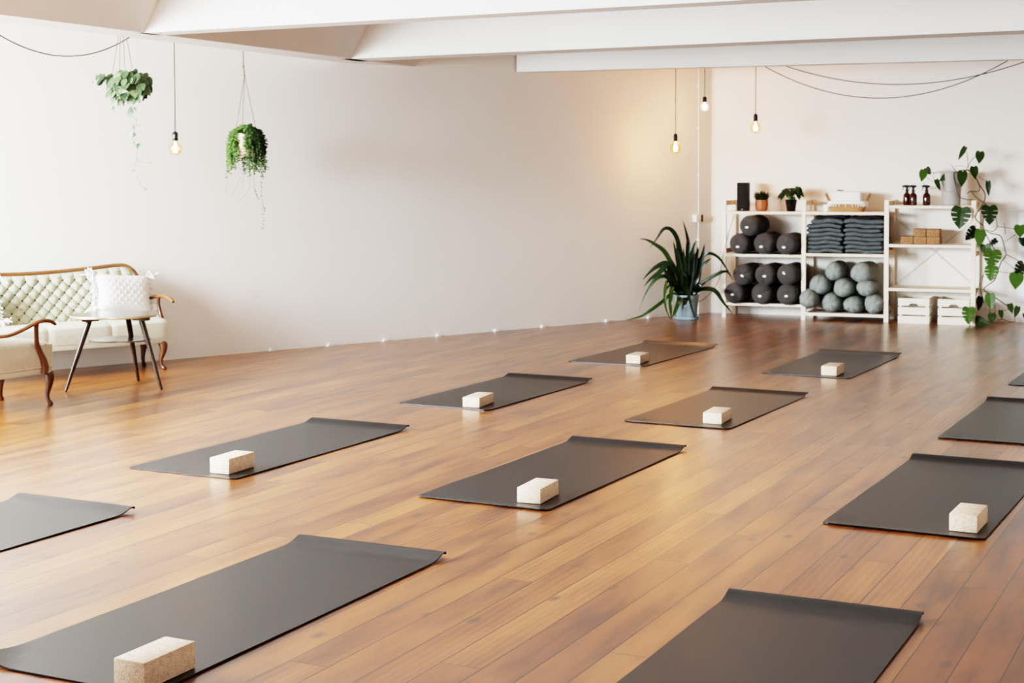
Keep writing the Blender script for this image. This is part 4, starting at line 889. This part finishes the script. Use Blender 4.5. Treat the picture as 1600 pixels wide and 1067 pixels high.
# local: x to the chair's right side = +x ; front = +y ; origin at the front right corner on the floor
Wc, Dc = .56, .56
def cseat(u, v):
    x = -Wc*u; y = -Dc*(1-v)
    c = (1-(2*u-1)**4)*(1-(2*v-1)**4); return Vector((x, y, .404+.042*max(0,c)**.6))
def side_pt(a, v):   # around the perimeter
    per = [(0,0),(0,-Dc),(-Wc,-Dc),(-Wc,0),(0,0)]; t_ = a*4; i = min(int(t_), 3); f = t_-i
    x = per[i][0]+(per[i+1][0]-per[i][0])*f; y = per[i][1]+(per[i+1][1]-per[i][1])*f
    bulge = .008*math.sin(PI*f)*math.sin(PI*v); nx = (x+Wc/2)/(Wc/2); ny = (y+Dc/2)/(Dc/2)
    return Vector((x+bulge*nx, y+bulge*ny, .255+(.404-.255)*v))
mb = MB(); mb.grid(cseat, 30, 30); mb.grid(side_pt, 80, 8); mb.build('seat', M['cream'], ch, 50, merge=True)
MB().box((-Wc/2,-Dc/2,.236), (Wc-.004, Dc-.004, .042), bev=.006).build('seat_rail', M['cream'], ch, 40)
MB().tube([(0,0,.258),(0,-Dc,.258),(-Wc,-Dc,.258),(-Wc,0,.258),(0,0,.258)], .004, 6).build('piping', M['cream'], ch)
for x, y, ox, oy in ((-.03,-.015,.6,.9),(-Wc+.10,-.0+.02-.06,-.6,.9),(-.03,-Dc+.03,.6,-.9),(-Wc+.03,-Dc+.03,-.6,-.9)):
    mb = MB(); cabriole(mb, x, y, .217, ox, oy, .95); mb.build('leg', M['teak'], ch, 60)
for s in (0, 1):
    xx = lambda q: (q if s == 0 else -Wc-q)
    a = MB(); a.tube(smooth([(xx(.0),-Dc-.02,.50),(xx(.03),-.42,.492),(xx(.035),-.33,.507),(xx(.04),-.24,.535),(xx(.04),-.17,.560),(xx(.038),-.10,.568),(xx(.034),-.04,.556),(xx(.03),.0,.533)], 5), [q.x for q in smooth([(.016,0,0),(.017,0,0),(.018,0,0),(.019,0,0),(.020,0,0),(.021,0,0),(.018,0,0),(.012,0,0)], 5)], 10, flat=.7)
    arm = a.build('armrest', M['teak_x'], ch, 60)
    b = MB(); b.tube(smooth([(xx(.036),-.165,.55),(xx(.03),-.16,.49),(xx(.018),-.145,.42),(xx(.012),-.115,.36),(xx(.012),-.085,.30),(xx(.012),-.075,.25),(xx(.010),-.085,.215)], 4), [q.x for q in smooth([(.017,0,0),(.015,0,0),(.016,0,0),(.019,0,0),(.023,0,0),(.024,0,0),(.016,0,0)], 4)], 10)
    b.build('arm_post', M['teak'], arm, 60)
mb = MB(); mb.grid(lambda u, v: Vector((-.02-(Wc-.04)*u, -Dc+.02-.10*v+.02*math.sin(PI*u)*(1-v)*0, .40+.42*v-.03*abs(2*u-1)**3*v)), 20, 16)
mb.grid(lambda u, v: Vector((-.02-(Wc-.04)*u, -Dc-.06-.10*v, .40+.42*v-.03*abs(2*u-1)**3*v)), 20, 16); mb.build('backrest', M['sage'], ch, 60)
MB().tube([(-.01,-Dc-.02,.25),(-.01,-Dc-.05,.50),(-.02,-Dc-.12,.80),(-.10,-Dc-.13,.835),(-Wc/2,-Dc-.13,.845),(-Wc+.10,-Dc-.13,.835),(-Wc+.02,-Dc-.12,.80),(-Wc+.01,-Dc-.05,.50),(-Wc+.01,-Dc-.02,.25)], .018, 8).build('back_frame', M['teak_x'], ch)

# ---------------------------------------------------------------- side table
TC = Vector((-7.287,8.506,0)); feet = [Vector((-7.505,8.17,0))-TC, Vector((-7.399,8.815,0))-TC, Vector((-6.958,8.533,0))-TC]
tb = thing('side_table', 'three legged mid century side table with a lower shelf in front of the sofa', 'table', tuple(TC))
angs = [math.atan2(f.y, f.x) for f in feet]
def trilobe(R, amp, n=60):
    out = []
    for k in range(n):
        th = 2*PI*k/n; c = max(math.cos(th-a) for a in angs); out.append((math.cos(th)*(R+amp*(c-.75)*2), math.sin(th)*(R+amp*(c-.75)*2)))
    return out
P1 = [(x-.046, y-.023) for x, y in trilobe(.284, .034)]
MB().prism(P1, .508, .526).build('table_top', M['table'], tb, 40)
MB().tube([(x*1.003, y*1.003, .517) for x, y in P1+P1[:1]], .009, 6, False).build('edge_band', M['brass'], tb, 60)
P2 = trilobe(.20, .045)
MB().prism([(x-.01, y) for x, y in P2], .338, .348).build('lower_shelf', M['table'], tb, 40)
for f, k in zip(feet, (.56, .38, .50)):
    tp = Vector((f.x*k, f.y*k, .50)); ft = Vector((f.x, f.y, 0))
    MB().tube([ft, ft.lerp(tp, .03), ft.lerp(tp, .5), ft.lerp(tp, .95), tp], [.009,.011,.0165,.021,.0205], 12).build('leg', M['dark_leg'], tb, 60)
    d = Vector((f.x, f.y, 0)).normalized(); R3 = Matrix((d, Vector((-d.y, d.x, 0)), Vector((0,0,1)))).transposed()
    MB().box((tp.x, tp.y, .496), (.12,.055,.026), R3, bev=.008).build('leg_block', M['teak'], tb, 40, label='tan wooden leg block')

# ---------------------------------------------------------------- light, world, camera
def area(name, loc, rot, sx, sy, power, color):
    L = bpy.data.lights.new(name, 'AREA'); L.shape = 'RECTANGLE'; L.size = sx; L.size_y = sy; L.energy = power; L.color = color
    o = bpy.data.objects.new(name, L); col.objects.link(o); o.location = loc; o.rotation_euler = rot; return o
q = A0+WLn*(near_hole[0]+near_hole[1])/2-WLd*.9
area('added_fill_alcove', (q.x, q.y, 2.3), (PI/2,0,math.atan2(-WLd.x, WLd.y)), near_hole[1]-near_hole[0]-.05, 1.7, ALC, (.80,.93,1.0))  # added area lamp, boosts the light on the left end of the wall
q = A1+SWd*(side_holes[0][0]+side_holes[0][1])/2+SWo*.9
area('added_fill_side', (q.x, q.y, 2.3), (PI/2,0,math.atan2(SWo.x, -SWo.y)), side_holes[0][1]-side_holes[0][0]-.05, 1.7, SIDE, (.84,.94,1.0))  # added area lamp, brightens floor and mats on the left
def portal(loc, rot, sx, sy):
    o = area('window_portal', loc, rot, sx, sy, 1, (1,1,1)); o.data.cycles.is_portal = True
for h in side_holes: q = A1+SWd*(h[0]+h[1])/2+SWo*.22; portal((q.x, q.y, (h[2]+h[3])/2), (PI/2,0,math.atan2(SWo.x, -SWo.y)), h[1]-h[0], h[3]-h[2])
q = A0+WLn*(near_hole[0]+near_hole[1])/2-WLd*.22; portal((q.x, q.y, (near_hole[2]+near_hole[3])/2), (PI/2,0,math.atan2(-WLd.x, WLd.y)), near_hole[1]-near_hole[0], near_hole[3]-near_hole[2])
sc = bpy.context.scene
w = bpy.data.worlds.new('overcast sky'); sc.world = w; w.use_nodes = True; nt = w.node_tree; bg = nt.nodes['Background']
tc = nt.nodes.new('ShaderNodeTexCoord'); sp = nt.nodes.new('ShaderNodeSeparateXYZ'); rp = nt.nodes.new('ShaderNodeValToRGB'); ma = nt.nodes.new('ShaderNodeMath')
nt.links.new(tc.outputs['Generated'], sp.inputs[0]); ma.operation = 'MULTIPLY_ADD'; ma.inputs[1].default_value = .5; ma.inputs[2].default_value = .5
nt.links.new(sp.outputs[2], ma.inputs[0]); nt.links.new(ma.outputs[0], rp.inputs[0])
e = rp.color_ramp.elements; e[0].position = .40; e[0].color = (*GROUND, 1); e[1].position = .60; e[1].color = (*SKYC, 1)
q = e.new(.49); q.color = (*GROUND, 1); q = e.new(.515); q.color = (*HORIZ, 1)
e[len(e)-1].position = .75
nt.links.new(rp.outputs[0], bg.inputs[0]); bg.inputs[1].default_value = SKYS
dt = nt.nodes.new('ShaderNodeVectorMath'); dt.operation = 'DOT_PRODUCT'; nt.links.new(tc.outputs['Generated'], dt.inputs[0]); dt.inputs[1].default_value = (-.35,-.93,0)
m2 = nt.nodes.new('ShaderNodeMath'); m2.operation = 'MULTIPLY_ADD'; m2.inputs[1].default_value = SKYG; m2.inputs[2].default_value = 1-SKYG*.6
m3 = nt.nodes.new('ShaderNodeMath'); m3.operation = 'MULTIPLY'; m3.use_clamp = False; m3.inputs[1].default_value = SKYS
nt.links.new(dt.outputs['Value'], m2.inputs[0]); nt.links.new(m2.outputs[0], m3.inputs[0]); nt.links.new(m3.outputs[0], bg.inputs[1])

yaw, pitch, roll = -0.45808, -0.039725, -0.0025585
f = Vector((math.sin(yaw)*math.cos(pitch), math.cos(yaw)*math.cos(pitch), math.sin(pitch))); r = Vector((math.cos(yaw), -math.sin(yaw), 0)); u = r.cross(f)
r2 = r*math.cos(roll)+u*math.sin(roll); u2 = -r*math.sin(roll)+u*math.cos(roll)
cam = bpy.data.cameras.new('camera'); co = bpy.data.objects.new('camera', cam); col.objects.link(co)
co.matrix_world = Matrix.Translation((0,0,1.5)) @ Matrix((r2, u2, -f)).transposed().to_4x4()
cam.sensor_width = 36; cam.sensor_fit = 'HORIZONTAL'; cam.lens = 2395.21/1600*36; cam.shift_y = -(533.5-369.3)/1600
cam.clip_start = .05; cam.dof.use_dof = True; cam.dof.focus_distance = 5.5; cam.dof.aperture_fstop = 7.5
sc.camera = co
sc.view_settings.view_transform = VT; sc.view_settings.look = LOOK; sc.view_settings.exposure = EXPO; sc.view_settings.gamma = GAM
